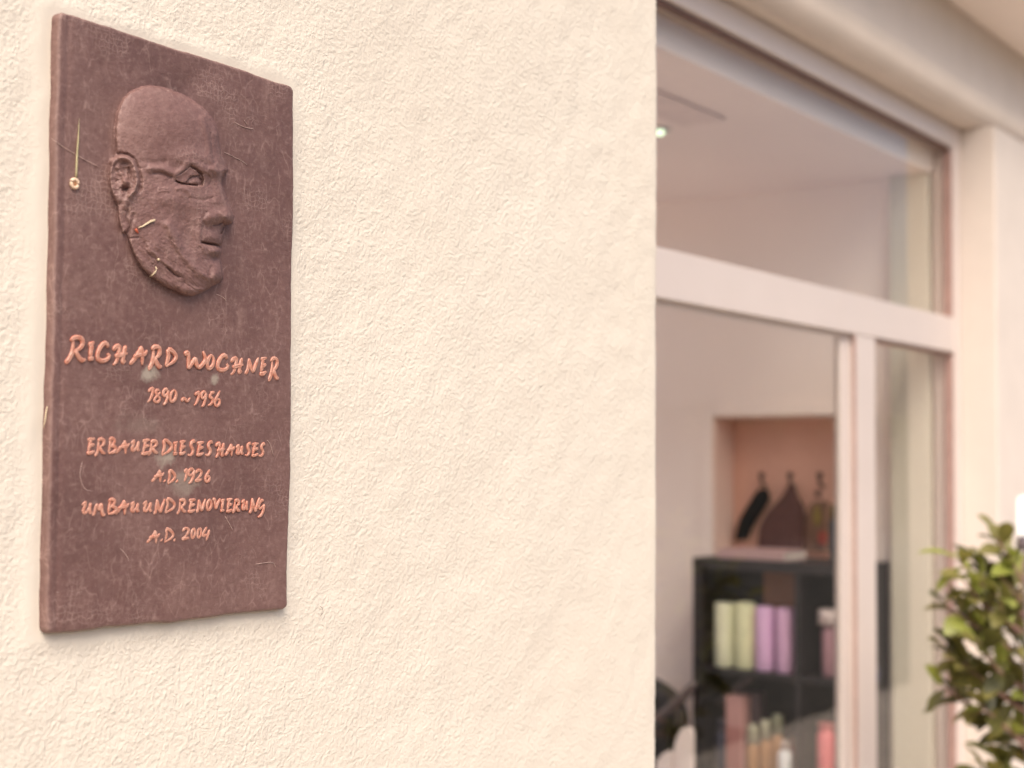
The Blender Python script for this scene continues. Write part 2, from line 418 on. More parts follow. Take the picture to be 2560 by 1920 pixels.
# ceiling downlights
M_led = emis('lit_lamp_glass', (.80, 1.0, .66), 1.6)
M_trim = simple('lamp_trim', (.7, .68, .62), .4)
def downlight(p, label):
    t = empty('ceiling_lamp', p); tag(t, label, 'ceiling lamp', 'round lit ceiling lamps in the room')
    link('trim_ring', lathe_mesh([(.022, -.010), (.03, -.010), (.032, 0), (.02, 0)], 28, False), M_trim, t, True, loc=p)
    link('bulb', lathe_mesh([(.0, -.02), (.008, -.019), (.012, -.012), (.012, -.002)], 20, False), M_led, t, True, loc=p)
    return t
lp = onZ(1650, 333, .955-.014)
downlight(Vector((lp.x, lp.y, CH)), 'small glowing greenish ceiling lamp half hidden by the plaster wall corner')

# ------------------------------------------------------------------ bookshelf
SF = 4.42
sl = onX(1732, 1500, SF).y; stop = onX(1740, 1394, SF).z
sr = onX(2223, 1500, SW-.013).y
shelf = empty('cube_shelf', (SF, (sl+sr)/2, 0)); tag(shelf, 'black-brown open cube shelf standing against the pale interior wall', 'shelf')
sx0, sx1 = SF, SW-.009-.004
def sb(name, b): return box(name, b, M_shelf, shelf, .0015)
sb('top_board', (sx0-.002, sx1, sr, sl, stop-.036, stop))
sb('side_board', (sx0, sx1, sl-.036, sl, 0.03, stop-.037)); sb('side_board', (sx0, sx1, sr, sr+.036, 0.03, stop-.037))
mid = onX(1992, 1500, SF).y
div = .018
rows = []
zt = stop-.037
for k in range(3):
    zb = zt-.335; rows.append((zb, zt))
    sb('shelf_board', (sx0+.001, sx1, sr+.0365, sl-.0365, zb-.018, zb))
    sb('divider', (sx0+.002, sx1, mid-div/2, mid+div/2, zb+.0005, zt-.0005))
    zt = zb-.0185
box('plinth', (sx0+.03, sx1, sr+.04, sl-.04, .031, zt), M_shelf, shelf, 0)
sb('back_panel', (sx1+.0005, sx1+.004, sr+.002, sl-.002, .05, stop-.01))
bpan = box('cardboard_panel', (sx0+.10, sx0+.103, mid+.012, mid+.17, rows[0][0]+.001, rows[0][1]-.003), simple('brown_card', (.22, .11, .07), .9), None, .001)
tag(bpan, 'brown cardboard sheet standing behind the lilac bottles in the shelf', 'cardboard')

def thing(name, label, cat, group=None, loc=(0, 0, 0)):
    t = empty(name, loc); tag(t, label, cat, group); return t
def bottle(x0, x1, ytop, zbase, s, col, label, cap=None, capw=.8, caph=.02, name='bottle', round_=.9, rough=.35, group=None, cat='bottle'):
    """a standing bottle: measured width and top on the plane x = s"""
    a = onX(x0, ytop, s); b = onX(x1, ytop, s); r = abs(a.y-b.y)/2; cy = (a.y+b.y)/2; h = a.z-zbase
    t = thing(name, label, cat, group, (s+r, cy, zbase))
    col = tuple(min(.84, v*1.8) if sum(col) > .4 else v for v in col)
    mt = simple('plastic_'+name, col, rough, .05, 20)
    if cap is None:
        pr = [(r*.9, 0), (r, .006), (r, h-.012), (r*.93, h-.003), (r*.7, h)]
        link('body', lathe_mesh(pr, 28), mt, t, True, loc=(s+r, cy, zbase+.0005))
    else:
        hb = h-caph
        rb = r*round_
        pr = [(rb*.9, 0), (rb, .006), (rb, hb*.86), (rb*.8, hb*.95), (rb*.45, hb)]
        link('body', lathe_mesh(pr, 28), mt, t, True, loc=(s+r, cy, zbase+.0005))
        rc = r*capw
        link('cap', lathe_mesh([(rc, 0), (rc, caph*.9), (rc*.85, caph)], 24), simple('plastic_cap', cap, .4, .04), t, True, loc=(s+r, cy, zbase+hb+.001))
    return t
def carton(x0, x1, ytop, zbase, s, depth, col, label, name='carton', cat='box', band=None):
    a = onX(x0, ytop, s); b = onX(x1, ytop, s); y0, y1 = min(a.y, b.y), max(a.y, b.y)
    t = thing(name, label, cat, None, (s, (y0+y1)/2, zbase))
    box('body', (s, s+depth, y0, y1, zbase+.0005, a.z), simple('printed_card', col, .55, .06, 15), t, .002)
    if band:
        zc = zbase+(a.z-zbase)*band[0]
        box('label_panel', (s-.001, s-.0002, y0+.003, y1-.003, zbase+.01, zc), simple('card_print', band[1], .5, .05), t, 0)
    return t
z1 = rows[0][0]; z2 = rows[1][0]
bottle(1777, 1824, 1506, z1, SF+.02, (.48, .48, .33), 'pale sage green bottle, leftmost of the two green ones on the shelf', round_=1)
bottle(1828, 1876, 1506, z1, SF+.02, (.46, .52, .29), 'brighter pale green bottle next to the lilac bottle on the shelf', round_=1)
bottle(1880, 1924, 1516, z1, SF+.02, (.46, .29, .44), 'lilac bottle beside the green bottle on the shelf', round_=1)
bottle(1931, 1976, 1520, z1, SF+.02, (.44, .27, .40), 'mauve bottle beside the shelf divider', round_=1)
bottle(2034, 2094, 1524, z1, SF+.03, (.24, .13, .15), 'dark mauve bottle with a wide white cap in the right compartment', (.72, .60, .57), 1.0, .05, round_=.72)
carton(1814, 1856, 1738, z2, SF+.03, .06, (.62, .34, .31), 'tall pink carton in the lower shelf compartment', band=(.6, (.50, .22, .20)))
carton(1857, 1894, 1732, z2, SF+.11, .06, (.20, .14, .15), 'grey-brown carton standing behind the pink one')
bottle(1782, 1814, 1800, z2, SF+.04, (.07, .07, .11), 'dark navy bottle left of the pink carton', (.09, .085, .12), .7, .03, round_=1)
for (a, b, y, lab) in ((1860, 1891, 1812, 'brown bottle with cream cap next to the pink carton'), (1893, 1921, 1801, 'brown bottle with cream cap, middle of three small ones'), (1922, 1952, 1788, 'brown bottle with grey-green cap near the white jar')):
    bottle(a, b, y, z2, SF+.03, (.28, .15, .07), lab, (.55, .52, .38) if a < 1920 else (.30, .30, .20), .9, .062, round_=1.0)
bottle(1938, 1972, 1852, z2, SF+.0, (.70, .58, .53), 'small white bottle with a pale cap in front of the brown bottles', (.60, .48, .42), .6, .03, round_=1)
bottle(1968, 1990, 1842, z2, SF+.05, (.30, .17, .16), 'small dusky pink bottle beside the shelf divider', (.45, .33, .30), .7, .03, round_=1)
bottle(2034, 2079, 1808, z2, SF+.03, (.60, .13, .14), 'bright red bottle in the lower right compartment', (.62, .20, .20), .9, .015, round_=1)
bottle(2080, 2122, 1804, z2, SF+.03, (.33, .03, .05), 'dark red bottle behind the window mullion', (.33, .04, .06), .9, .015, round_=1)
bottle(2150, 2190, 1660, z1, SF+.03, (.05, .05, .10), 'navy bottle seen through the narrow pane', (.05, .05, .09), .8, .02, round_=1)
# flat pale pink book on top of the shelf
a = onX(1795, 1380, SF+.02); b = onX(1962, 1380, SF+.02)
bk = thing('book', 'pale pink book lying flat on top of the shelf', 'book', None, (SF+.1, (a.y+b.y)/2, stop))
M_pink = simple('pink_cover', (.52, .35, .34), .6); M_paper = simple('paper_pages', (.66, .58, .5), .9)
box('cover', (SF+.02, SF+.20, b.y, a.y, stop+.001, stop+.005), M_pink, bk, .001)
box('page_block', (SF+.024, SF+.196, b.y+.004, a.y-.003, stop+.0052, stop+.028), M_paper, bk, .0)
box('cover', (SF+.02, SF+.20, b.y, a.y, stop+.0282, stop+.0322), M_pink, bk, .001)
box('spine', (SF+.016, SF+.0198, b.y, a.y, stop+.001, stop+.0322), M_pink, bk, .001)

# ------------------------------------------------------------------ hooks and hanging cloths in the niche
HS = SW+.11
M_hook = simple('dark_hook_metal', (.09, .055, .045), .4, .1, 20, metal=.4)
hooks = []
hr = thing('hook_rail', 'dark coat hooks with round knobs on the brown niche wall', 'coat rack', None, (SW+.149, 2.2, E))
for hx in (1904, 1975, 2049):
    p = onX(hx, 1192, HS); hooks.append(p)
    ms = [tube_mesh([(SW+.149, p.y, p.z-.035), (HS+.01, p.y, p.z-.03), (HS, p.y, p.z-.022), (HS, p.y, p.z)], .006, 10)]
    link('hook', ms[0], M_hook, hr, True)
    link('knob', lathe_mesh([(.004, -.010), (.011, -.006), (.013, 0), (.011, .007), (.003, .011)], 18), M_hook, hr, True, loc=(HS, p.y, p.z+.006))
def cloth(cx_top, pts, mat, name, label, depth=.03, parent_t=None):
    """hanging cloth: outline rows (y px, x left px, x right px) turned into a folded closed sheet"""
    rowsv = []; n = 24
    for (y, xa, xb) in pts:
        A = onX(xa, y, HS); B = onX(xb, y, HS); row = []
        for k in range(n):
            t = 2*math.pi*k/n; u = (1-math.cos(t))/2
            yy = A.y*(1-u)+B.y*u; zz = A.z*(1-u)+B.z*u
            wdt = abs(A.y-B.y); dd = math.sin(t)*min(depth, wdt*.35+.003)*(1+.35*math.sin(u*17+y*.02))
            row.append((HS-dd*.9+.005, yy, zz))
        rowsv.append(row)
    v = [p for r_ in rowsv for p in r_]; f = []
    for i in range(len(rowsv)-1):
        for k in range(n): f.append((i*n+k, i*n+(k+1) % n, (i+1)*n+(k+1) % n, (i+1)*n+k))
    f.append(tuple(range(n))); f.append(tuple((len(rowsv)-1)*n+k for k in range(n))[::-1])
    return link(name, pyd('cloth', v, f), mat, parent_t, True)
M_black = simple('black_fabric', (.010, .008, .010), .9, .2, 40)
M_brownc = simple('brown_fabric', (.115, .055, .05), .95, .15, 25)
c1 = cloth(0, [(1222, 1898, 1912), (1232, 1888, 1922), (1250, 1878, 1922), (1275, 1862, 1908), (1300, 1848, 1890), (1330, 1840, 1875), (1350, 1836, 1868)], M_black, 'black_cloth', '')
tag(c1, 'black cloth hanging slanted from the leftmost hook in the niche', 'cloth')
c2 = cloth(0, [(1212, 1970, 1981), (1228, 1962, 1988), (1245, 1952, 1996), (1265, 1932, 2008), (1290, 1912, 2012), (1320, 1898, 2012), (1372, 1892, 2008)], M_brownc, 'brown_cloth', '')
tag(c2, 'brown cloth gathered on the middle hook, widening downwards', 'cloth')
bag = thing('patterned_bag', 'light brown patterned bag with a dark loop on the rightmost hook', 'bag', None, tuple(hooks[2]))
cloth(0, [(1252, 2036, 2062), (1262, 2024, 2074), (1290, 2014, 2080), (1330, 2012, 2082), (1378, 2014, 2082)], simple('tan_fabric', (.23, .13, .09), .9, .2, 20), 'bag_body', '', parent_t=bag)
link('loop', lathe_mesh([(.004, -.012), (.011, -.008), (.012, .004), (.004, .01)], 14), M_hook, bag, True, loc=onX(2045, 1234, HS))
def patch(px, py, rx, ry, mat):
    c = onX(px, py, HS-.033); v = [(c.x, c.y+rx*math.cos(a), c.z+ry*math.sin(a)) for a in np.linspace(0, 2*math.pi, 20)[:-1]]
    v2 = [(c.x+.004, p[1], p[2]) for p in v]; n = len(v)
    f = [tuple(range(n)), tuple(range(2*n-1, n-1, -1))]+[(i, (i+1) % n, n+(i+1) % n, n+i) for i in range(n)]
    link('printed_patch', pyd('patch', v+v2, f), mat, bag)
patch(2042, 1290, .014, .036, simple('olive_print', (.24, .17, .05), .8)); patch(2056, 1345, .018, .026, simple('red_print', (.35, .08, .06), .8))
tb = thing('spray_bottle', 'slim dark teal bottle with olive cap, rightmost in the niche', 'bottle', None, tuple(onX(2086, 1378, SF+.2)))
p = onX(2086, 1390, SF+.2); zt = onX(2086, 1300, SF+.2).z
link('body', lathe_mesh([(.013, 0), (.015, .004), (.015, zt-stop-.004), (.010, zt-stop)], 20), simple('teal_plastic', (.01, .045, .07), .4), tb, True, loc=(SF+.2, p.y, stop+.001))
link('cap', lathe_mesh([(.010, 0), (.012, .03), (.008, .05)], 16), simple('olive_plastic', (.09, .08, .02), .5), tb, True, loc=(SF+.2, p.y, zt+.002))

# ------------------------------------------------------------------ salon chair and white stands at the lower left of the pane
chx = 4.08
cp = onX(1662, 1800, chx)
CY = cp.y+.14
M_leather = simple('black_leather', (.014, .011, .014), .38, .2, 30, bmp=.0006, bscale=300)
M_armg = simple('grey_armrest', (.095, .07, .07), .45, .1)
ch = thing('armchair', 'black padded chair with a curved grey-brown armrest beside the plaster wall corner', 'chair', None, (chx, CY+.1, .03))
def arcpts(r, a0, a1, z0_, z1_, n=18, cx=chx, cy=CY+.10):
    return [(cx+r*.9*math.cos(R(a0+(a1-a0)*k/(n-1))), cy+r*math.sin(R(a0+(a1-a0)*k/(n-1))), z0_+(z1_-z0_)*k/(n-1)) for k in range(n)]
ztop = onX(1665, 1712, chx).z
# wrap-round back shell
v, f = [], []
nn = 28
for j, (rr, zz) in enumerate(((.27, .50), (.285, .60), (.29, .72), (.29, ztop-.05), (.28, ztop-.01), (.265, ztop), (.245, ztop-.012), (.235, ztop-.05), (.23, .60), (.22, .50))):
    for k in range(nn):
        a = R(-80+250*k/(nn-1)); dip = .10*max(0, math.cos(a-R(215)))*0 - .13*(abs(k/(nn-1)-.5)*2)**2*(1 if zz > .6 else 0)
        v.append((chx+rr*math.cos(a), CY+.1+rr*math.sin(a), zz+dip))
for j in range(9):
    for k in range(nn-1): f.append((j*nn+k, j*nn+k+1, (j+1)*nn+k+1, (j+1)*nn+k))
link('backrest', pyd('shell', v, f), M_leather, ch, True)
link('seat', box_mesh(chx-.25, chx+.25, CY-.15, CY+.35, .42, .54, .04, 3), M_leather, ch, True)
pa = [onX(x, y, chx-.02) for x, y in ((1630, 1810), (1652, 1788), (1680, 1766), (1708, 1742), (1728, 1718), (1738, 1706))]
link('armrest', tube_mesh([tuple(q) for q in pa], [.016, .020, .022, .022, .018, .010], 12, .7), M_armg, ch, True)
link('armrest', tube_mesh([(q.x+.45, q.y, q.z) for q in pa], [.016, .020, .022, .022, .018, .010], 12, .7), M_armg, ch, True)
link('column', lathe_mesh([(.03, .06), (.03, .42)], 16), M_hook, ch, True, loc=(chx, CY+.1, 0))
link('foot', lathe_mesh([(.25, .031), (.25, .045), (.04, .065)], 32), M_hook, ch, True, loc=(chx, CY+.1, 0))
tbl = thing('side_table', 'small dark side table in front of the black chair', 'table', None, (3.9, 2.25, .03))
tz = onX(1700, 1990, 3.85).z
box('tabletop', (3.72, 4.0, 2.07, 2.45, tz-.02, tz), M_shelf, tbl, .003)
for a_, b_ in ((3.735, 2.085), (3.985, 2.085), (3.735, 2.435), (3.985, 2.435)):
    box('leg', (a_-.012, a_+.012, b_-.012, b_+.012, .031, tz-.021), M_shelf, tbl, .001)
def folder(pts, s, lab):
    fr = [onX(x, y, s) for x, y in pts]; fr = [(p.x, p.y, p.z) for p in fr]
    lo = [(s, fr[-1][1], tz+.001), (s, fr[0][1], tz+.001)]
    v = fr+lo; n = len(v); v2 = [(q[0]+.02, q[1], q[2]) for q in v]
    fcs = [tuple(range(n)), tuple(range(2*n-1, n-1, -1))]+[(i, (i+1) % n, n+(i+1) % n, n+i) for i in range(n)]
    o = link('brochure_holder', pyd('holder', v+v2, fcs), simple('white_card', (.70, .60, .56), .6, .03), None)
    bm = bmesh.new(); bm.from_mesh(o.data); bmesh.ops.recalc_face_normals(bm, faces=bm.faces); bm.to_mesh(o.data); bm.free()
    tag(o, lab, 'brochure holder')
folder([(1684, 1875), (1690, 1848), (1700, 1826), (1712, 1818), (1722, 1820), (1729, 1830)], 3.86, 'taller white slanted-top holder beside the shelf edge')
folder([(1640, 1906), (1654, 1886), (1668, 1878), (1680, 1884)], 3.86, 'shorter white slanted-top holder at the wall corner')

# ------------------------------------------------------------------ small post lamp at the right edge
LY = 1.035
a = onY(2541, 1236, LY); b_ = onY(2541, 1338, LY)
hz = a.z-b_.z; lrx = .025; lx = a.x+lrx*.3; ly = LY-lrx*.95
wl = thing('lamp_post', 'lit white rounded lamp on a slim grey post beside the potted tree', 'lamp', None, (lx, ly, 0))
M_opal = emis('opal_glass_lit', (1.0, .94, .82), 1.0)
M_grey = simple('grey_lamp_metal', (.20, .16, .17), .5)
link('shade', lathe_mesh([(lrx*.8, 0), (lrx*.97, .005), (lrx, .02), (lrx, hz-.012), (lrx*.8, hz-.003), (lrx*.3, hz)], 28), M_opal, wl, True, loc=(lx, ly, b_.z))
link('collar', lathe_mesh([(lrx*.6, 0), (lrx*.9, .006), (lrx*.9, .03), (lrx*.75, .034)], 24), M_grey, wl, True, loc=(lx, ly, b_.z-.035))
link('post', lathe_mesh([(.011, 0), (.010, b_.z-.036)], 16), M_grey, wl, True, loc=(lx, ly, .001))
link('foot', lathe_mesh([(.07, 0), (.07, .008), (.02, .02)], 28), M_grey, wl, True, loc=(lx, ly, .0015))

# ------------------------------------------------------------------ plaque
def plaque_material(name='bronze_plate', k=1.0, q=1.0):
    # k: how much lighter the base colour is, q: how scratched
    m, n, b = mat_new(name); c = coords(n)
    f1 = tex_noise(n, c, 9, 5, .6)
    base = ramp(n, f1, [(.25, (.112*k, .057*k, .050*k)), (.5, (.152*k, .080*k, .070*k)), (.78, (.200*k, .115*k, .099*k))])
    f2 = tex_noise(n, mapping(n, c, scale=(1, 1, .35)), 45, 4, .7)
    base = mixc(n, ramp(n, f2, [(.55, 0.0), (.8, .45)]), base, (.29, .18, .155))
    # long hair scratches in three directions
    for ang, scl, thr, amt in ((18, 44, .010, .36*q), (97, 34, .009, .33*q), (150, 38, .010, .31*q), (60, 55, .012, .26*q)):
        vo = n.nodes.new('ShaderNodeTexVoronoi'); vo.feature = 'DISTANCE_TO_EDGE'; vo.inputs['Scale'].default_value = scl
        nn_ = n.nodes.new('ShaderNodeTexNoise'); nn_.inputs['Scale'].default_value = 22; nn_.inputs['Detail'].default_value = 3
        mp = mapping(n, c, rot=(0, R(ang), 0), scale=(1, 1, .42)); n.links.new(mp, nn_.inputs['Vector'])
        va_ = n.nodes.new('ShaderNodeVectorMath'); va_.operation = 'SCALE'; va_.inputs['Scale'].default_value = .055
        n.links.new(nn_.outputs[1], va_.inputs[0]); vb = n.nodes.new('ShaderNodeVectorMath'); vb.operation = 'ADD'
        n.links.new(mp, vb.inputs[0]); n.links.new(va_.outputs[0], vb.inputs[1]); n.links.new(vb.outputs[0], vo.inputs['Vector'])
        line = ramp(n, vo.outputs[0], [(0, 1.0), (thr, .5), (thr*2.6, 0.0)])
        brk = ramp(n, tex_noise(n, c, 26+ang*.1, 3, .6), [(.52, 0.0), (.62, 1.0)])
        base = mixc(n, mth(n, 'MULTIPLY', mth(n, 'MULTIPLY', line, brk), amt), base, (.42, .28, .24))
    grit = tex_noise(n, c, 190, 4, .7)
    base = mixc(n, ramp(n, grit, [(.52, 0.0), (.74, .42)]), base, (.33, .215, .185))
    base = mixc(n, ramp(n, grit, [(.30, .5), (.46, 0.0)]), base, (.105, .05, .043))
    pt = n.nodes.new('ShaderNodeNewGeometry').outputs['Pointiness']  # edge highlights put into the colour by curvature, creases darkened too
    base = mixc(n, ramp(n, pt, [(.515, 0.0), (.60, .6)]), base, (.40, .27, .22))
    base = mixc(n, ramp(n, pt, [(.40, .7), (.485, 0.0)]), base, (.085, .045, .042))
    # woven imprint, only in patches
    wx = n.nodes.new('ShaderNodeTexWave'); wx.bands_direction = 'X'; wx.inputs['Scale'].default_value = 62; wx.inputs['Distortion'].default_value = 7; wx.inputs['Detail Scale'].default_value = 2
    wz = n.nodes.new('ShaderNodeTexWave'); wz.bands_direction = 'Z'; wz.inputs['Scale'].default_value = 62; wz.inputs['Distortion'].default_value = 7; wz.inputs['Detail Scale'].default_value = 2
    for w_ in (wx, wz): n.links.new(c, w_.inputs['Vector'])
    weave = mth(n, 'MAXIMUM', wx.outputs[1], wz.outputs[1])
    pm = ramp(n, tex_noise(n, c, 17, 3, .6), [(.54, 0.0), (.66, 1.0)])
    wl_ = mth(n, 'MULTIPLY', ramp(n, weave, [(.86, 0.0), (.99, 1.0)]), pm)
    base = mixc(n, mth(n, 'MULTIPLY', wl_, .34), base, (.40, .27, .23))
    # pale specks
    vs = n.nodes.new('ShaderNodeTexVoronoi'); vs.inputs['Scale'].default_value = 95; n.links.new(c, vs.inputs['Vector'])
    sp = mth(n, 'MULTIPLY', ramp(n, vs.outputs['Distance'], [(.10, 1.0), (.16, 0.0)]), ramp(n, vs.outputs['Color'], [(.90, 0.0), (.93, 1.0)]))
    base = mixc(n, mth(n, 'MULTIPLY', sp, .8), base, (.62, .48, .42))
    # grey-green weather stains with shapes of their own
    stains = [(onY(372, 935, PL_FRONT), .011, .010, .8), (onY(413, 1145, PL_FRONT), .011, .011, .7), (onY(535, 948, PL_FRONT), .006, .007, .7), (onY(460, 1205, PL_FRONT), .022, .017, .4), (onY(345, 1060, PL_FRONT), .03, .012, .15)]
    sn = tex_noise(n, c, 70, 4, .65)
    for p, rx, rz, am in stains:
        sx = n.nodes.new('ShaderNodeVectorMath'); sx.operation = 'SUBTRACT'; n.links.new(n.nodes.new('ShaderNodeNewGeometry').outputs['Position'], sx.inputs[0]); sx.inputs[1].default_value = p
        sm = n.nodes.new('ShaderNodeVectorMath'); sm.operation = 'MULTIPLY'; n.links.new(sx.outputs[0], sm.inputs[0]); sm.inputs[1].default_value = (1/rx, 0, 1/rz)
        ln = n.nodes.new('ShaderNodeVectorMath'); ln.operation = 'LENGTH'; n.links.new(sm.outputs[0], ln.inputs[0])
        d = mth(n, 'ADD', ln.outputs['Value'], mth(n, 'MULTIPLY', mth(n, 'SUBTRACT', sn, .5), 2.2))
        base = mixc(n, mth(n, 'MULTIPLY', ramp(n, d, [(.35, 1.0), (1.0, 0.0)]), am), base, (.36, .31, .25))
    n.links.new(base, b.inputs['Base Color'])
    n.links.new(ramp(n, f2, [(.3, .46), (.7, .62)]), b.inputs['Roughness'])
    b.inputs['Specular IOR Level'].default_value = .42
    h = mth(n, 'ADD', mth(n, 'MULTIPLY', tex_noise(n, c, 330, 3, .6), .35), mth(n, 'MULTIPLY', tex_noise(n, mapping(n, c, rot=(0, R(20), 0), scale=(1, 1, 2.2)), 85, 4, .65, .8), .9))
    h = mth(n, 'ADD', h, mth(n, 'MULTIPLY', wl_, .35))
    bump(n, b, h, .0009, .6)
    return m
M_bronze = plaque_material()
M_bronze_head = plaque_material('lighter_bronze_relief', 1.22, .5)
pc = onY(430, 800, PL_FRONT)
plaque = empty('memorial_plaque', (pc.x, FW, pc.z))
tag(plaque, 'dark brown memorial plaque with a head in relief and orange lettering on the cream wall', 'plaque')

# relief head ----- sculpted in the drawing coordinates of the head (1144 x 1659 box)
def hx2px(fx, fy): return 230+fx*.34965, 180+fy*.34965
outline = [(330,112),(400,94),(470,99),(540,120),(620,150),(700,190),(770,235),(825,285),(865,335),(890,385),(905,440),(915,510),(925,580),(945,630),(963,675),(975,703),(958,735),(935,770),(940,820),(955,875),(975,930),(1000,980),(1013,1020),(1012,1055),(1000,1080),(970,1094),(950,1102),(950,1140),(945,1190),(935,1225),(926,1250),(932,1290),(922,1340),(932,1400),(940,1440),(935,1480),(910,1510),(870,1532),(830,1552),(780,1580),(730,1600),(670,1600),(600,1572),(520,1533),(450,1490),(400,1455),(350,1400),(310,1340),(280,1270),(255,1200),(232,1160),(208,1150),(200,1110),(185,1040),(178,960),(150,900),(128,840),(118,760),(122,680),(135,625),(168,590),(168,520),(162,450),(170,350),(182,280),(205,220),(240,165),(280,130)]
def seg_dist(X, Y, P, closed=False):
    best = np.full(X.shape, 1e9); P = [tuple(map(float, p)) for p in P]
    Q = list(zip(P, P[1:]+([P[0]] if closed else [])))
    for (x0, y0), (x1, y1) in Q:
        dx, dy = x1-x0, y1-y0; L = dx*dx+dy*dy+1e-9
        t = np.clip(((X-x0)*dx+(Y-y0)*dy)/L, 0, 1)
        best = np.minimum(best, np.hypot(X-x0-t*dx, Y-y0-t*dy))
    return best
def inside(X, Y, P):
    c = np.zeros(X.shape, bool); n_ = len(P)
    for i in range(n_):
        x0, y0 = P[i]; x1, y1 = P[(i+1) % n_]
        if y0 == y1: continue
        c ^= ((y0 > Y) != (y1 > Y)) & (X < (x1-x0)*(Y-y0)/(y1-y0)+x0)
    return c
def sstep(x): x = np.clip(x, 0, 1); return x*x*(3-2*x)

def relief_height(X, Y):
    """height in mm over the plate for drawing coordinates X, Y; <0 outside"""
    wob = 3*fbm(X/40, Y/40, 2, 31); wob2 = 3*fbm(X/40, Y/40, 2, 37)
    Xw, Yw = X+wob, Y+wob2
    crv = catmull(outline+[outline[0]], 260).tolist()
    d = seg_dist(Xw, Yw, crv, True); ins = inside(Xw, Yw, crv)
    Rr = 290.0; q = np.clip(d/Rr, 0, 1)
    dome = np.sqrt(np.clip(1-(1-q)**2, 0, 1))
    # the far (right) side is cut steep, the back of the head slopes gently
    side = sstep((X-150)/650)
    H = 13*dome**.85*(.72+.35*side)
    h = H.copy()
    def G(x, y, rx, ry, a, rot=0):
        nonlocal h
        c, s = math.cos(R(rot)), math.sin(R(rot)); u = (X-x)*c+(Y-y)*s; v_ = -(X-x)*s+(Y-y)*c
        h += a*np.exp(-(u/rx)**2-(v_/ry)**2)
    def L(P, a, w_, n_=24):
        nonlocal h
        h += a*np.exp(-(seg_dist(Xw, Yw, catmull(P, n_).tolist())/w_)**2)
    def PG(P, a, soft):
        nonlocal h
        dd = seg_dist(Xw, Yw, P, True); s_ = np.where(inside(Xw, Yw, P), dd, -dd)
        h += a*sstep(s_/soft+.5)
    # skull and forehead
    G(480, 380, 260, 230, 2.0); L([(790,330),(825,450),(838,560),(852,640),(895,705)], 1.5, 26); L([(846,440),(858,560),(880,650)], -.8, 10); L([(872,440),(890,560),(925,670)], .7, 14)
    L([(890,400),(905,470),(918,540),(940,620),(965,690)], 1.2, 18)
    # brow
    L([(420,690),(500,692),(560,718),(600,732),(650,695),(690,650),(750,660),(810,690),(870,705)], 2.0, 26); L([(600,600),(690,585),(800,610),(880,640)], 1.2, 60)
    L([(640,620),(720,600),(800,630)], 1.2, 40)
    L([(450,722),(500,726),(565,752)], -1.6, 16)
    L([(360,640),(440,650),(520,640)], -.7, 20)
    PG([(596,752),(648,716),(700,668),(745,692),(786,728),(798,770),(790,812),(740,814),(680,806),(622,792)], -2.6, 12)
    PG([(596,752),(648,722),(700,674),(740,702),(772,738),(722,742),(698,756),(664,794),(640,796),(612,780)], 2.5, 9)
    G(738, 784, 34, 20, 1.7); L([(606,782),(640,800),(690,806),(752,812)], -3.0, 7, 20); L([(770,760),(785,785),(786,808)], -2.2, 9)
    L([(712,668),(745,690),(788,726)], -2.2, 8); L([(700,756),(722,742),(768,744)], -1.0, 6)
    L([(740,700),(800,705),(850,735)], .9, 12); L([(830,730),(850,770),(842,810)], -.6, 8)
    L([(610,835),(670,838),(700,870),(712,905)], 1.1, 16); L([(700,905),(790,915),(860,900)], -.9, 12)
    G(560, 905, 120, 75, 2.2, 10)
    L([(480,830),(540,835)], .5, 7); L([(478,850),(545,852)], .5, 7)
    # nose
    L([(905,740),(925,830),(950,900),(975,960),(985,1030)], 3.4, 52); G(952, 1040, 60, 50, 3.0); G(866, 1040, 56, 40, 3.0, -10); G(900, 930, 80, 110, 1.5)
    G(840, 800, 60, 60, -1.2)
    L([(812,1005),(796,1050),(808,1090)], -1.3, 16)
    PG([(800,1092),(865,1082),(935,1092),(985,1092),(960,1120),(945,1200),(905,1205),(830,1210),(795,1150)], -1.9, 70)
    L([(872,1094),(905,1090),(930,1078)], -2.0, 8); L([(938,1110),(932,1135),(924,1156)], -3.6, 6)
    # far eye hollow
    G(950, 735, 14, 26, -2.5); G(938, 770, 8, 14, -2.5)
    # cheek, nasolabial fold, mouth
    G(690, 1160, 80, 180, -3.0, -8)
    L([(545,1100),(585,1170),(620,1250),(690,1350),(770,1430),(850,1480)], 2.6, 34)
    L([(530,1130),(550,1210),(610,1300),(690,1400)], -.9, 20)
    L([(640,1270),(740,1380),(840,1450)], -.9, 18)
    L([(796,1030),(776,1110),(768,1180),(770,1228)], .9, 22); L([(792,1110),(784,1215)], -.6, 10)
    G(868, 1180, 66, 30, 2.6, 8); L([(792,1220),(835,1228),(868,1234),(915,1252)], -5.0, 9); G(880, 1280, 54, 26, 3.0, 10)
    G(800, 1260, 20, 30, 1.0); G(885, 1335, 55, 26, -2.4); G(895, 1440, 48, 55, 3.4)
    L([(850,1400),(845,1470),(860,1520)], -1.0, 14)
    # jaw and beard line
    L([(275,1220),(330,1330),(420,1430),(540,1500),(680,1560),(790,1550)], 2.0, 30)
    L([(372,1222),(398,1290),(440,1325),(520,1385),(585,1440),(660,1480),(740,1530),(830,1545)], -.8, 13, 40)
    L([(540,1400),(580,1440),(625,1465)], -1.4, 8); L([(660,1500),(740,1560),(800,1570)], -1.0, 9)
    L([(400,1240),(470,1330),(560,1390),(650,1440)], .9, 14)
    G(450, 1230, 70, 90, 1.2)
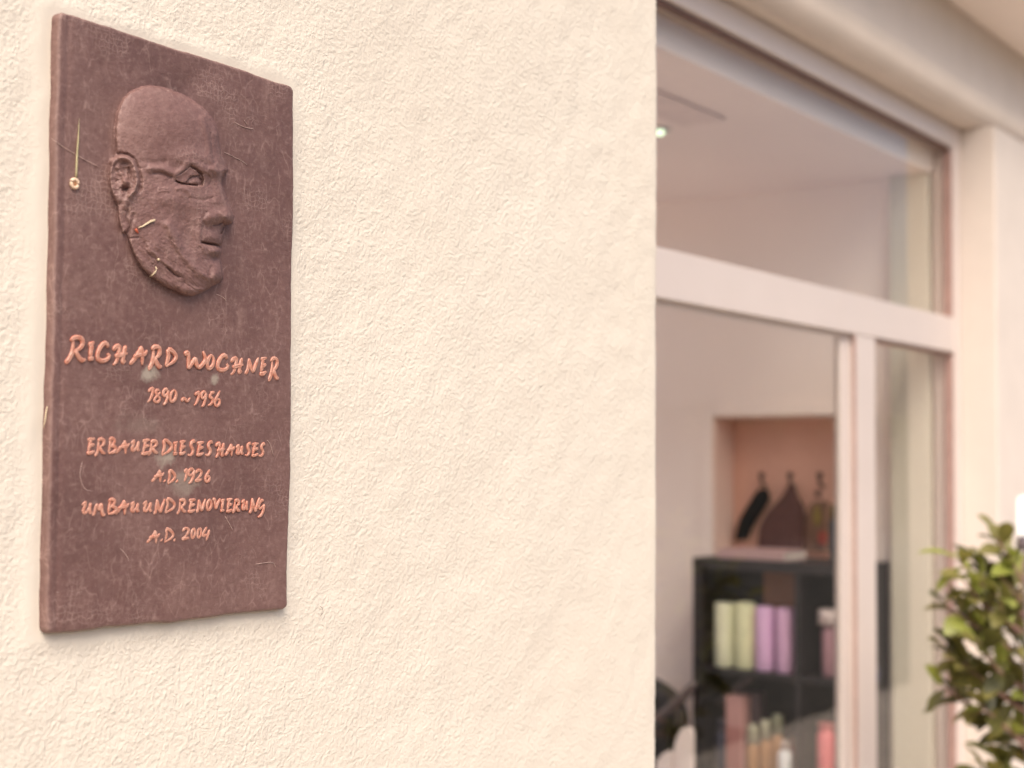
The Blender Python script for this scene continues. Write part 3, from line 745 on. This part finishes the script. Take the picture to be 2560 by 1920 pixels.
    # ear
    L([(158,640),(185,612),(235,612),(285,648),(315,710),(322,780),(305,840),(270,885),(232,925),(190,915),(152,860),(135,790),(132,710),(158,640)], 1.7, 20, 60); L([(200,612),(250,618),(292,655),(316,712),(322,785),(304,840),(268,885)], 2.4, 14); G(290, 740, 26, 90, 1.6); G(200, 625, 60, 20, 1.4, -10); G(160, 700, 26, 50, -.8)
    G(220, 715, 40, 55, -2.6); G(240, 790, 24, 18, 3.0); G(236, 838, 24, 16, -5.0); G(180, 760, 20, 60, -1.2)
    L([(185,690),(215,735),(232,775)], 2.0, 13); L([(262,690),(272,760),(255,830)], -1.6, 12); G(205, 880, 30, 30, 1.6); h += 1.1*np.exp(-((X-225)/120)**2-((Y-770)/180)**2)*fbm(X/30, Y/26, 3, 77)
    L([(180,590),(250,592),(302,632),(335,700),(347,780),(338,850)], -2.8, 14, 40)
    L([(250,930),(200,1000),(200,1080),(215,1140)], 1.4, 26); L([(262,960),(250,1060),(268,1120),(235,1165)], -1.6, 12); L([(300,1020),(270,1130),(250,1190)], -1.2, 14)
    G(250, 965, 30, 22, 1.5); L([(262,1190),(330,1185)], -1.0, 8)
    # modelling-clay irregularity
    rough_m = .35+.65*sstep((Y-560)/200)
    h += rough_m*(.28*fbm(X/46, Y/46, 3, 41)+.11*fbm(X/14+.2*Y/14, Y/11, 3, 43)) + .07*fbm(X/9, Y/9, 2, 44)
    h += .25*sstep((Y-1120)/150)*fbm((X+Y)/60, (X-Y)/16, 3, 47)
    edge = sstep(d/16.)
    h = (h)*edge + .0
    h = np.maximum(h, 0.15*edge)
    return np.where(ins, h, -1.0 - np.minimum(d, 40)*.05), ins, d

def build_head():
    st = 3.4
    xs = np.arange(95, 1040, st); ys = np.arange(70, 1625, st)
    X, Y = np.meshgrid(xs, ys)
    h, ins, d = relief_height(X, Y)
    ok = ins | (d < st*2.2)
    V = np.zeros(X.shape+(3,))
    px, py = hx2px(X, Y)
    D = np.array(fw)[None, None]*FPX + np.array(cr)[None, None]*(px-1280)[..., None] + np.array(cu)[None, None]*(960-py)[..., None]
    tt = PL_FRONT - h*.001
    k = tt/D[..., 1]
    V = D*k[..., None]; V[..., 2] += E
    idx = -np.ones(X.shape, int); idx[ok] = np.arange(ok.sum())
    a, b, c, e = idx[:-1, :-1], idx[:-1, 1:], idx[1:, 1:], idx[1:, :-1]
    good = (a >= 0) & (b >= 0) & (c >= 0) & (e >= 0)
    F = np.stack([a[good], e[good], c[good], b[good]], -1)
    me = bpy.data.meshes.new('portrait_relief'); me.from_pydata(V[ok].tolist(), [], F.tolist()); me.update()
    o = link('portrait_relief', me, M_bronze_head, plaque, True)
    o['label'] = 'bald male head in three-quarter relief facing right'
build_head()

def build_slab():
    nu, nv = 250, 440
    # denser samples near the edges
    def dens(n_, e_): 
        t = np.linspace(0, 1, n_); return t
    u = dens(nu, 0); v_ = dens(nv, 0)
    # top and bottom edges as z along u
    zT = np.interp(u, [0, 1], [onY(147, 25, PL_FRONT).z, onY(735, 216, PL_FRONT).z]) + .0007*fbm(u*9, u*0, 3, 61)
    zB = np.interp(u, [0, 1], [onY(115, 1588, PL_FRONT).z, onY(721, 1523, PL_FRONT).z]) + .0013*fbm(u*6, u*0, 3, 62)
    Z = zB[None]*(1-v_[:, None])+zT[None]*v_[:, None]
    SL = np.interp(Z, zl, xl)+.0005*fbm(Z*30, Z*0, 3, 63); SR = np.interp(Z, zr, xr)+.0005*fbm(Z*40, Z*0, 3, 64)
    X = SL*(1-u[None])+SR*u[None]
    dl = (X-SL); dr = (SR-X); dt = zT[None]-Z; db = Z-zB[None]
    r_ = .0032
    # rounded corners and edges: smooth minimum of the distances
    dd = np.minimum(np.minimum(dl, dr), np.minimum(dt, db))
    def rr(q): q = np.clip(q, 0, r_); return r_-np.sqrt(np.maximum(r_*r_-(r_-q)**2, 0))
    drop = np.maximum(np.maximum(rr(dl), rr(dr)), np.maximum(rr(dt), rr(db)))
    Yv = PL_FRONT+drop
    # gentle hand-made waves, hollow over the forehead, shallow frame groove on the left
    hc = onY(*hx2px(660, 120), PL_FRONT); hb = onY(*hx2px(90, 420), PL_FRONT)
    Yv = Yv + .0022*np.exp(-(((X-hc.x)*.8+(Z-hc.z)*.6)/.040)**2-((-(X-hc.x)*.6+(Z-hc.z)*.8)/.016)**2)
    Yv = Yv + .0012*np.exp(-((X-hb.x)/.018)**2-((Z-hb.z)/.05)**2)
    Yv = Yv + .0006*fbm(X*14, Z*10, 3, 65)+.00018*fbm(X*90, Z*90, 3, 66)
    Yv = Yv + .0007*np.exp(-((dl-.010)/.003)**2)
    # pull corner vertices in to round the outline
    rc = .007
    for (cx_, cz_, sx_, sz_) in ((dl, dt, 1, -1), (dr, dt, -1, -1), (dl, db, 1, 1), (dr, db, -1, 1)):
        mk = (cx_ < rc) & (cz_ < rc)
        qx, qz = rc-cx_, rc-cz_
        L_ = np.hypot(qx, qz)+1e-9; mx = np.maximum(qx, qz)
        k = np.where(mk, mx/L_, 1)
        X = np.where(mk, X+sx_*(qx-qx*k), X); Z = np.where(mk, Z+sz_*(qz-qz*k), Z)
    V = np.stack([X, Yv, Z], -1).reshape(-1, 3).tolist()
    i = np.arange(nu*nv).reshape(nv, nu)
    F = np.stack([i[:-1, :-1], i[:-1, 1:], i[1:, 1:], i[1:, :-1]], -1).reshape(-1, 4).tolist()
    ring = list(i[0, :])+list(i[1:, -1])+list(i[-1, :-1][::-1])+list(i[1:-1, 0][::-1])
    base = len(V)
    for q in ring: V.append((V[q][0], FW+.004, V[q][2]))
    n_ = len(ring)
    for k in range(n_): F.append((ring[k], base+k, base+(k+1) % n_, ring[(k+1) % n_]))
    me = bpy.data.meshes.new('bronze_plate'); me.from_pydata(V, [], F); me.update()
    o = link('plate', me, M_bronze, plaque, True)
    return o
build_slab()

# lettering ----- brush strokes for every glyph, unit box, y up
GL = {
 'R': [[(0,.03),(.14,.07),(.36,.42),(.42,.92)], [(.26,.86),(.5,1),(.82,.95),(.86,.72),(.7,.55),(.46,.47)], [(.48,.5),(.68,.22),(.84,.1),(1,.13)]],
 'r': [[(0,0),(.28,.3),(.36,.9)], [(.3,.88),(.55,1),(.85,.92),(.8,.68),(.42,.52)], [(.45,.52),(.7,.25),(1,.16)]],
 'I': [[(.08,.86),(.45,.86),(1,1)], [(.62,.86),(.45,.45),(.38,.1)], [(0,.03),(.4,.04),(.85,.1)]],
 'C': [[(.82,.72),(.84,.9),(.6,1),(.28,.75),(.06,.35),(.16,.06),(.55,0),(.88,.12),(1,.36),(.8,.34)]],
 'H': [[(0,.74),(.22,.93),(.46,.95),(.38,.5),(.22,.14),(0,.0)], [(.9,1),(.74,.55),(.68,.14),(.88,.22)], [(.12,.46),(.5,.5),(1,.6)]],
 'A': [[(0,.06),(.26,.3),(.5,.62),(.66,.98)], [(.64,.98),(.72,.55),(.72,0)], [(.2,.42),(.5,.52),(.82,.56),(1,.76)]],
 'D': [[(.2,.98),(.3,.55),(.04,.04)], [(.22,1),(.62,.9),(1,.62),(.82,.32),(.04,.02)]],
 'W': [[(0,.8),(.16,.9),(.2,.45),(.16,.03)], [(.16,.03),(.34,.3),(.5,.66)], [(.5,.66),(.56,.3),(.64,.05)], [(.64,.05),(.84,.25),(.98,.55),(.88,1)]],
 'O': [[(.62,1),(.22,.68),(.06,.25),(.3,0),(.75,.14),(1,.55),(.85,.88),(.5,1)]],
 'N': [[(0,0),(.2,.3),(.26,.95)], [(.26,.95),(.42,.5),(.58,.1)], [(.58,.1),(.76,.5),(1,1)]],
 'E': [[(.14,.9),(.5,.93),(1,1)], [(.5,.92),(.36,.5),(.2,.12)], [(.28,.5),(.55,.54),(.9,.62)], [(0,.06),(.4,.04),(.9,.18)]],
 'B': [[(.34,.92),(.26,.5),(.08,.06)], [(.16,.86),(.5,1),(.82,.88),(.7,.66),(.34,.5)], [(.36,.52),(.8,.48),(1,.3),(.66,.1),(.06,.02)]],
 'U': [[(0,.7),(.2,.86),(.36,.98),(.28,.6),(.12,.2),(.35,.08),(.62,.4),(.86,.92)], [(.88,.94),(.76,.45),(.82,.12),(1,.2)]],
 'M': [[(0,0),(.18,.3),(.26,.85)], [(.26,.85),(.42,.7),(.5,.38)], [(.5,.38),(.68,.95)], [(.7,.95),(.74,.4),(.86,.06),(1,.14)]],
 'V': [[(0,.84),(.24,.94),(.34,.5),(.4,.04)], [(.4,.04),(.62,.5),(1,1)]],
 'S': [[(1,.86),(.86,1),(.5,.86),(.5,.62),(.74,.42),(.66,.16),(.34,.02),(0,.08)]],
 'G': [[(.86,1),(.5,.96),(.16,.7),(.34,.5),(.86,.72)], [(.9,.78),(.78,.4),(.46,.12),(0,.0)]],
 '1': [[(.12,.78),(.5,.96),(.92,1),(.72,.55),(.4,.2),(0,.02)]],
 '2': [[(.16,.74),(.5,1),(.92,.88),(.74,.5),(.1,.08)], [(.08,.06),(.45,.1),(1,.2)]],
 '4': [[(.6,1),(.3,.74),(0,.40),(.5,.42),(1,.5)], [(.94,.80),(.72,.4),(.48,0)]],
 '5': [[(.36,.92),(.7,.94),(1,1)], [(.42,.9),(.3,.6),(.66,.52),(.68,.28),(.36,.08),(0,0)]],
 '6': [[(1,1),(.6,.66),(.16,.3),(.3,.02),(.76,.04),(.98,.32),(.7,.46),(.3,.3)]],
 '8': [[(.84,.88),(.5,1),(.28,.78),(.62,.5),(.86,.24),(.5,0),(.06,.14),(.36,.46),(.8,.7),(.86,.88)]],
 '9': [[(.94,.92),(.5,1),(.06,.82),(.16,.58),(.56,.6),(.9,.88)], [(.96,.94),(.8,.5),(.46,.14),(.04,0)]],
 '0': [[(.62,1),(.2,.68),(.06,.22),(.34,0),(.8,.2),(1,.62),(.84,.92),(.5,1)]],
 '~': [[(0,.15),(.25,.75),(.5,.5),(.74,.2),(1,.95)]],
 '.': [[(.3,.7),(.7,.3)]],
}
def line_spec(txt, origin, sc, ww):
    out = []
    for tok in txt.split():
        g, q = tok.split(':'); x0, x1, y0, y1 = map(float, q.split(','))
        out.append((g, origin[0]+x0*sc, origin[0]+x1*sc, origin[1]+y0*sc, origin[1]+y1*sc, ww))
    return out
L1 = line_spec('R:80,285,75,330 I:292,368,115,300 C:372,510,125,312 H:522,672,148,350 A:675,855,150,355 R:845,988,160,388 D:1005,1120,180,368 W:1182,1392,200,390 O:1386,1470,235,382 C:1480,1602,238,398 H:1606,1740,262,440 N:1738,1878,260,435 E:1870,1957,262,440 R:1950,2065,268,492', (140, 820), .27125, 1.0)
L2 = line_spec('1:842,915,552,692 8:900,982,560,692 9:986,1050,555,715 0:1050,1122,562,686 ~:1158,1250,632,688 1:1275,1338,585,722 9:1340,1398,578,732 5:1400,1475,580,722 6:1455,1525,568,725', (140, 820), .27125, .70)
L3 = line_spec('E:152,262,142,325 r:240,370,150,352 B:380,480,142,325 A:458,625,158,330 U:624,735,165,300 E:732,845,155,332 r:805,928,170,342 D:950,1075,155,345 I:1075,1140,178,330 E:1137,1225,170,330 S:1232,1322,168,345 E:1317,1420,180,342 S:1417,1508,178,345 H:1527,1640,190,365 A:1627,1740,198,352 U:1745,1835,215,335 S:1842,1915,192,345 E:1905,2000,195,350 S:1987,2065,200,352', (180, 1060), .23508, .76)
L4 = line_spec('A:845,990,475,630 .:980,1004,592,622 D:1015,1110,480,648 .:1108,1140,588,632 1:1190,1240,480,620 9:1237,1318,468,640 2:1302,1398,482,620 6:1410,1480,475,620', (180, 1060), .23508, .70)
L5 = line_spec('U:105,228,820,965 M:215,365,825,985 B:375,485,790,970 A:457,620,795,975 U:622,730,825,945 U:755,865,815,945 N:870,1000,785,970 D:985,1105,780,958 r:1112,1228,795,968 E:1227,1330,792,945 N:1322,1432,785,950 O:1432,1500,790,922 V:1497,1590,782,920 I:1575,1640,790,935 E:1637,1722,785,942 r:1705,1800,800,955 U:1805,1885,800,925 N:1887,2007,770,960 G:1975,2065,800,1000', (180, 1060), .23508, .74)
L6 = line_spec('A:790,948,1120,1280 .:945,973,1218,1252 D:975,1088,1100,1270 .:1078,1112,1208,1262 2:1157,1262,1100,1240 0:1265,1322,1095,1222 0:1330,1388,1090,1217 4:1387,1480,1085,1250', (180, 1060), .23508, .72)
def letter_material():
    m, n, b = mat_new('orange_letter_paint'); c = coords(n)
    f = tex_noise(n, c, 240, 4, .6); g = tex_noise(n, c, 60, 2)
    col = ramp(n, f, [(.30, (.42, .155, .10)), (.46, (.48, .235, .165)), (.70, (.57, .34, .26))])
    at = n.nodes.new('ShaderNodeAttribute'); at.attribute_name = 'seam'
    col = mixc(n, mth(n, 'MULTIPLY', at.outputs['Fac'], ramp(n, g, [(.35, .45), (.65, 1.0)])), col, (.46, .10, .05))  # stroke edges painted dark red as shadow lines, centre crease as red stain
    n.links.new(col, b.inputs['Base Color']); b.inputs['Roughness'].default_value = .5
    bump(n, b, tex_noise(n, c, 420, 3), .0004, .8)
    return m
M_letter = letter_material()
def stroke_mesh(pts3, w_, V, F, A, seed, lift=0.0):
    """half-round painted bead following pts3 on the plate; blunt round ends, slight central crease"""
    prof = [(-1.0, -.25, 1), (-1.0, .12, 1.0), (-.86, .50, .25), (-.52, .88, 0), (-.16, .90, .15), (0.0, .74, .9), (.16, .90, .15), (.52, .88, 0), (.86, .50, .25), (1.0, .12, 1.0), (1.0, -.25, 1)]
    n_ = len(pts3); m_ = len(prof); b0 = len(V)
    rs = np.random.default_rng(seed)
    wob = 1+.10*np.interp(np.arange(n_), np.linspace(0, n_, 6), rs.random(6)*2-1)
    cr_ = rs.random()*.55+.25
    for i in range(n_):
        p = pts3[i]; d = pts3[min(i+1, n_-1)]-pts3[max(i-1, 0)]; L_ = math.hypot(d[0], d[1])+1e-9
        nx_, nz_ = -d[1]/L_, d[0]/L_
        e = min(i, n_-1-i)/(n_-1)*2
        ends = min(1, .30+1.7*min(1, min(i, n_-1-i)/2.0)**.6) if True else 1
        ends = (([.45, .85, 1][i] if i < 3 else 1) if i <= n_//2 else max(.42, 1-.55*max(0, (i/(n_-1)-.62)/.38)**1.3))
        ww = w_*wob[i]*ends; hh = w_*.66*min(1, ends+.12)
        for (a_, h_, s_) in prof:
            hz_ = h_ if abs(a_) > .1 else .9-(.9-h_)*cr_*1.6
            V.append((p[0]+nx_*a_*ww, PL_FRONT-hz_*hh-lift+.0002, p[1]+nz_*a_*ww)); A.append(s_ if abs(a_) > .5 else s_*cr_*1.4)
    for i in range(n_-1):
        for j in range(m_-1):
            F.append((b0+i*m_+j, b0+i*m_+j+1, b0+(i+1)*m_+j+1, b0+(i+1)*m_+j))
    F.append(tuple(b0+j for j in range(m_))); F.append(tuple(b0+(n_-1)*m_+j for j in range(m_))[::-1])
seed = 100
for ln_ in (L1, L2, L3, L4, L5, L6):
    for (g, x0, x1, y0, y1, ww) in ln_:
        V, F, A = [], [], []
        ins_ = 3.6*ww if g != '.' else 0
        x0i, x1i, y0i, y1i = x0+ins_*.7, x1-ins_*.7, y0+ins_, y1-ins_*.7
        for k, st in enumerate(GL[g]):
            seed += 1
            c = catmull(st, 16 if len(st) > 3 else 11)
            P = [onY(x0i+(x1i-x0i)*a_, y1i-(y1i-y0i)*b_, PL_FRONT-.001) for a_, b_ in c]
            P = np.array([(p.x, p.z) for p in P])
            stroke_mesh(P, .00228*ww*(1.12 if g == '.' else 1), V, F, A, seed, .00022*k)
        me = bpy.data.meshes.new('letter'); me.from_pydata(V, [], F); me.update()
        bm = bmesh.new(); bm.from_mesh(me); bmesh.ops.recalc_face_normals(bm, faces=bm.faces); bm.to_mesh(me); bm.free()
        at = me.attributes.new('seam', 'FLOAT', 'POINT'); at.data.foreach_set('value', np.clip(np.array(A, np.float32), 0, 1))
        link('letter', me, M_letter, plaque, True)

M_scr = simple('pale_scratch', (.50, .36, .31), .6, .25, 120)
for k, pl in enumerate((((127,345),(160,368),(205,395),(250,418)), ((540,735),(556,742),(566,752)), ((562,1290),(574,1310),(582,1326)), ((585,305),(612,318),(634,322)),
        ((205,1155),(200,1190),(212,1222),(236,1228)), ((300,1370),(318,1392),(330,1424),(342,1420)), ((610,300),(618,312)), ((560,380),(600,400),(618,412)), ((430,1320),(452,1336),(462,1350)),
        ((668,1100),(676,1112),(684,1140)), ((455,1365),(470,1352),(492,1358),(496,1380)), ((150,130),(152,170),(160,182)), ((640,1410),(680,1406),(690,1420)), ((140,1480),(172,1484),(214,1478)))):
    cc = catmull(pl, 10)
    link('scratch', tube_mesh([tuple(onY(x, y, PL_FRONT+.0001)) for x, y in cc], [.00015]+[.0003]*8+[.00015], 5, .8), M_scr, plaque, True)

# ------------------------------------------------------------------ small debris on the plaque
M_straw = simple('dry_straw', (.62, .50, .33), .7, .15, 60); M_red = simple('rust_red', (.45, .09, .04), .6)
def rel_pt(px, py, off=.0012):
    fx, fy = (px-230)/.34965, (py-180)/.34965
    h, ins, d = relief_height(np.array([[fx]]), np.array([[fy]]))
    return onY(px, py, PL_FRONT-max(0, h[0, 0])*.001-off)
drip = empty('dried_drip', onY(186, 459, PL_FRONT)); tag(drip, 'pale dried drip with a round end and long pointed tail left of the head', 'dried drip')
pts = [(198, 297), (197, 320), (196, 345), (193.5, 375), (192, 405), (191, 430), (190, 444)]
link('tail', tube_mesh([tuple(onY(x, y, PL_FRONT-.0003)) for x, y in pts], [.0002, .0007, .0011, .0014, .0015, .0015, .0017], 8, .6), simple('dried_olive', (.42, .36, .20), .6, .3, 90), drip, True)
ec = onY(186, 459, PL_FRONT-.0005)
link('round_end', tube_mesh([tuple(ec+Vector((.0037*math.cos(a), -.0004, .0037*math.sin(a)))) for a in np.linspace(0, 2*math.pi, 20)], .0016, 8), simple('dried_cream', (.72, .52, .36), .6, .2, 90), drip, True)
core = link('core', lathe_mesh([(.0001, .0012), (.0016, .001), (.003, .0002)], 14, False), simple('dried_brown', (.40, .19, .09), .7, .3, 200), drip, True, loc=ec)
core.rotation_euler = (R(90), 0, 0)
s1 = empty('straw_twig', rel_pt(370, 560)); tag(s1, 'cream straw with a rusty red tip stuck on the cheek of the relief head', 'twig')
link('stalk', tube_mesh([tuple(rel_pt(x, y)) for x, y in ((346, 569), (356, 566), (366, 560), (376, 554), (387, 550))], [.0004, .0007, .0009, .0010, .0011], 7), M_straw, s1, True)
link('tip', tube_mesh([tuple(rel_pt(x, y)) for x, y in ((339, 572), (342, 578), (346, 583))], [.0012, .0010, .0006], 7), M_red, s1, True)
s2 = link('straw_twig', tube_mesh([tuple(rel_pt(x, y)) for x, y in ((374, 691), (382, 687), (389, 680), (391, 673), (389, 666))], [.0005, .0007, .0008, .0007, .0004], 7), M_straw, None, True); tag(s2, 'thin bent cream straw low on the jaw of the relief head', 'twig')
s3 = link('straw_twig', tube_mesh([tuple(onY(x, y, PL_FRONT+.003)) for x, y in ((118, 1016), (115, 1032), (113, 1048), (109, 1070))], [.0004, .0006, .0006, .0003], 7), M_straw, None, True); tag(s3, 'pale straw caught on the left edge of the plaque', 'twig')
s4 = link('seed', lathe_mesh([(.0001, -.0012), (.0012, -.0006), (.0014, .0004), (.0001, .0014)], 10), M_straw, None, True, loc=rel_pt(396, 649)); tag(s4, 'tiny pale seed above the bent straw on the jaw', 'seed')
s5 = link('hair', tube_mesh([tuple(onY(x, y, FW-.003)) for x, y in ((799, 1514), (806, 1520), (808, 1530), (801, 1541))], .00022, 6), simple('dark_hair', (.16, .10, .08), .6), None, True); tag(s5, 'tiny dark hair on the plaster right below the plaque corner', 'hair')

# ------------------------------------------------------------------ potted tree
pcn = Vector((3.80, 1.10, 0))
tree = thing('potted_tree', 'leafy green potted tree standing in front of the window recess', 'tree', None, tuple(pcn))
M_bark = simple('reddish_bark', (.30, .17, .13), .8, .2, 40)
M_pot = simple('terracotta_pot', (.38, .17, .10), .8, .1, 12); M_soil = simple('potting_soil', (.04, .03, .02), .95, .3, 60, bmp=.004, bscale=50)
link('pot', lathe_mesh([(.13, 0), (.15, .02), (.19, .30), (.21, .31), (.21, .36), (.185, .36), (.18, .33)], 36, True), M_pot, tree, True, loc=pcn+Vector((0, 0, .001)))
link('soil', lathe_mesh([(.001, .345), (.18, .342), (.182, .33)], 30), M_soil, tree, False, loc=pcn+Vector((0, 0, .003)))
trunk_pts = [(pcn.x, pcn.y, .30), (pcn.x+.01, pcn.y-.01, .5), (pcn.x-.005, pcn.y, .75), (pcn.x+.01, pcn.y+.01, 1.0), (pcn.x, pcn.y, 1.2), (pcn.x-.03, pcn.y+.02, 1.36)]
link('trunk', tube_mesh(trunk_pts, [.02, .018, .016, .013, .010, .005], 12), M_bark, tree, True)
def leaf_material(name, c1_, c2_):
    m, n, b = mat_new(name); c = coords(n)
    f = tex_noise(n, c, 25, 3)
    n.links.new(ramp(n, f, [(.3, c1_), (.7, c2_)]), b.inputs['Base Color'])
    b.inputs['Roughness'].default_value = .42; b.inputs['Specular IOR Level'].default_value = .5
    tl = n.nodes.new('ShaderNodeBsdfTranslucent'); tl.inputs[0].default_value = (c2_[0]*1.4, c2_[1]*1.4, c2_[2], 1)
    mx = n.nodes.new('ShaderNodeMixShader'); mx.inputs[0].default_value = .28
    out = [q for q in n.nodes if q.type == 'OUTPUT_MATERIAL'][0]
    n.links.new(b.outputs[0], mx.inputs[1]); n.links.new(tl.outputs[0], mx.inputs[2]); n.links.new(mx.outputs[0], out.inputs[0])
    return m
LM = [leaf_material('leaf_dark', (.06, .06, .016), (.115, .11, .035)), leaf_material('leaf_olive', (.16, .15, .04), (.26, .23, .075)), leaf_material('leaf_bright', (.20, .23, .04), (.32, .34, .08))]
def leaf_mesh(mat, L=.075, W=.04, bend=.25):
    v, f = [], []; n_ = 7
    for i in range(n_+1):
        t = i/n_; w_ = W/2*(math.sin(math.pi*min(1, t*1.0)**1.25)**.6 if 0 < t < 1 else .04)
        x = L*t; z = -bend*L*t*t
        v += [(x, -w_, z+w_*.35), (x, 0, z), (x, w_, z+w_*.35)]
    for i in range(n_):
        for j in (0, 1): f.append((i*3+j, i*3+j+1, (i+1)*3+j+1, (i+1)*3+j))
    me = pyd('leaf', v, f); me.materials.append(mat); me.polygons.foreach_set('use_smooth', [True]*len(me.polygons)); return me
leafs = [leaf_mesh(LM[i % 3], .056+.009*(i//3), .035+.004*(i % 2), .15+.15*(i//3)) for i in range(9)]
clusters = []
for (x, y, dz) in ((2470, 1345, 3.66), (2372, 1400, 3.62), (2430, 1430, 3.70), (2388, 1450, 3.58), (2345, 1515, 3.62), (2385, 1545, 3.70), (2420, 1600, 3.55), (2345, 1625, 3.66), (2385, 1655, 3.60), (2332, 1715, 3.66), (2395, 1725, 3.72), (2430, 1765, 3.60), (2470, 1480, 3.6), (2530, 1455, 3.75), (2500, 1550, 3.8), (2545, 1610, 3.62), (2480, 1680, 3.72), (2535, 1720, 3.66), (2500, 1800, 3.75), (2550, 1850, 3.68), (2475, 1905, 3.66), (2425, 1925, 3.6)):
    clusters.append(onD(x+22, y, dz))
for k in range(7):
    a = R(-100+40*k+random.uniform(-12, 12)); rr_ = random.uniform(.2, .3)
    clusters.append(Vector((pcn.x+.12+rr_*math.cos(a), pcn.y-.10+rr_*math.sin(a), .82+.09*k)))
nleaf = 0
for ci, c in enumerate(clusters):
    zt_ = max(.78, min(1.3, c.z-.16)); tp = Vector((pcn.x, pcn.y, zt_)); midp = tp.lerp(c, .55)+Vector((random.uniform(-.02, .02), random.uniform(-.02, .02), -.01))
    pts = catmull([tuple(tp), tuple(midp), tuple(c)], 7)
    link('branch', tube_mesh([tuple(q) for q in pts], [.006, .0055, .005, .0045, .004, .003, .002], 6), M_bark, tree, True)
    d0 = (c-tp).normalized()
    nl = 10 if ci < 22 else 6
    for k in range(nl):
        t = .45+.55*k/(nl-1); i = t*6; q = Vector(pts[int(min(i, 5))]).lerp(Vector(pts[int(min(i, 5))+1]), i-int(min(i, 5)))
        a = k*2.4+ci; ax = d0.orthogonal().normalized(); ay = d0.cross(ax)
        spread = random.uniform(.7, 1.3) if k < nl-1 else .2
        dr_ = (d0*.75+(ax*math.cos(a)+ay*math.sin(a))*spread+Vector((0, 0, random.uniform(-.1, .45)))).normalized()
        if nleaf >= 298: break
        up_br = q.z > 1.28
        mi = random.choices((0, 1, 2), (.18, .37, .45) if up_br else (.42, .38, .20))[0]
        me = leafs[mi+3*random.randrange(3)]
        o = bpy.data.objects.new('leaf', me); COL.objects.link(o)
        z_ = Vector((random.uniform(-.5, .5), random.uniform(-.9, .1), 1)).normalized()
        y_ = z_.cross(dr_).normalized(); z2_ = dr_.cross(y_)
        o.rotation_euler = Matrix((dr_, y_, z2_)).transposed().to_euler()
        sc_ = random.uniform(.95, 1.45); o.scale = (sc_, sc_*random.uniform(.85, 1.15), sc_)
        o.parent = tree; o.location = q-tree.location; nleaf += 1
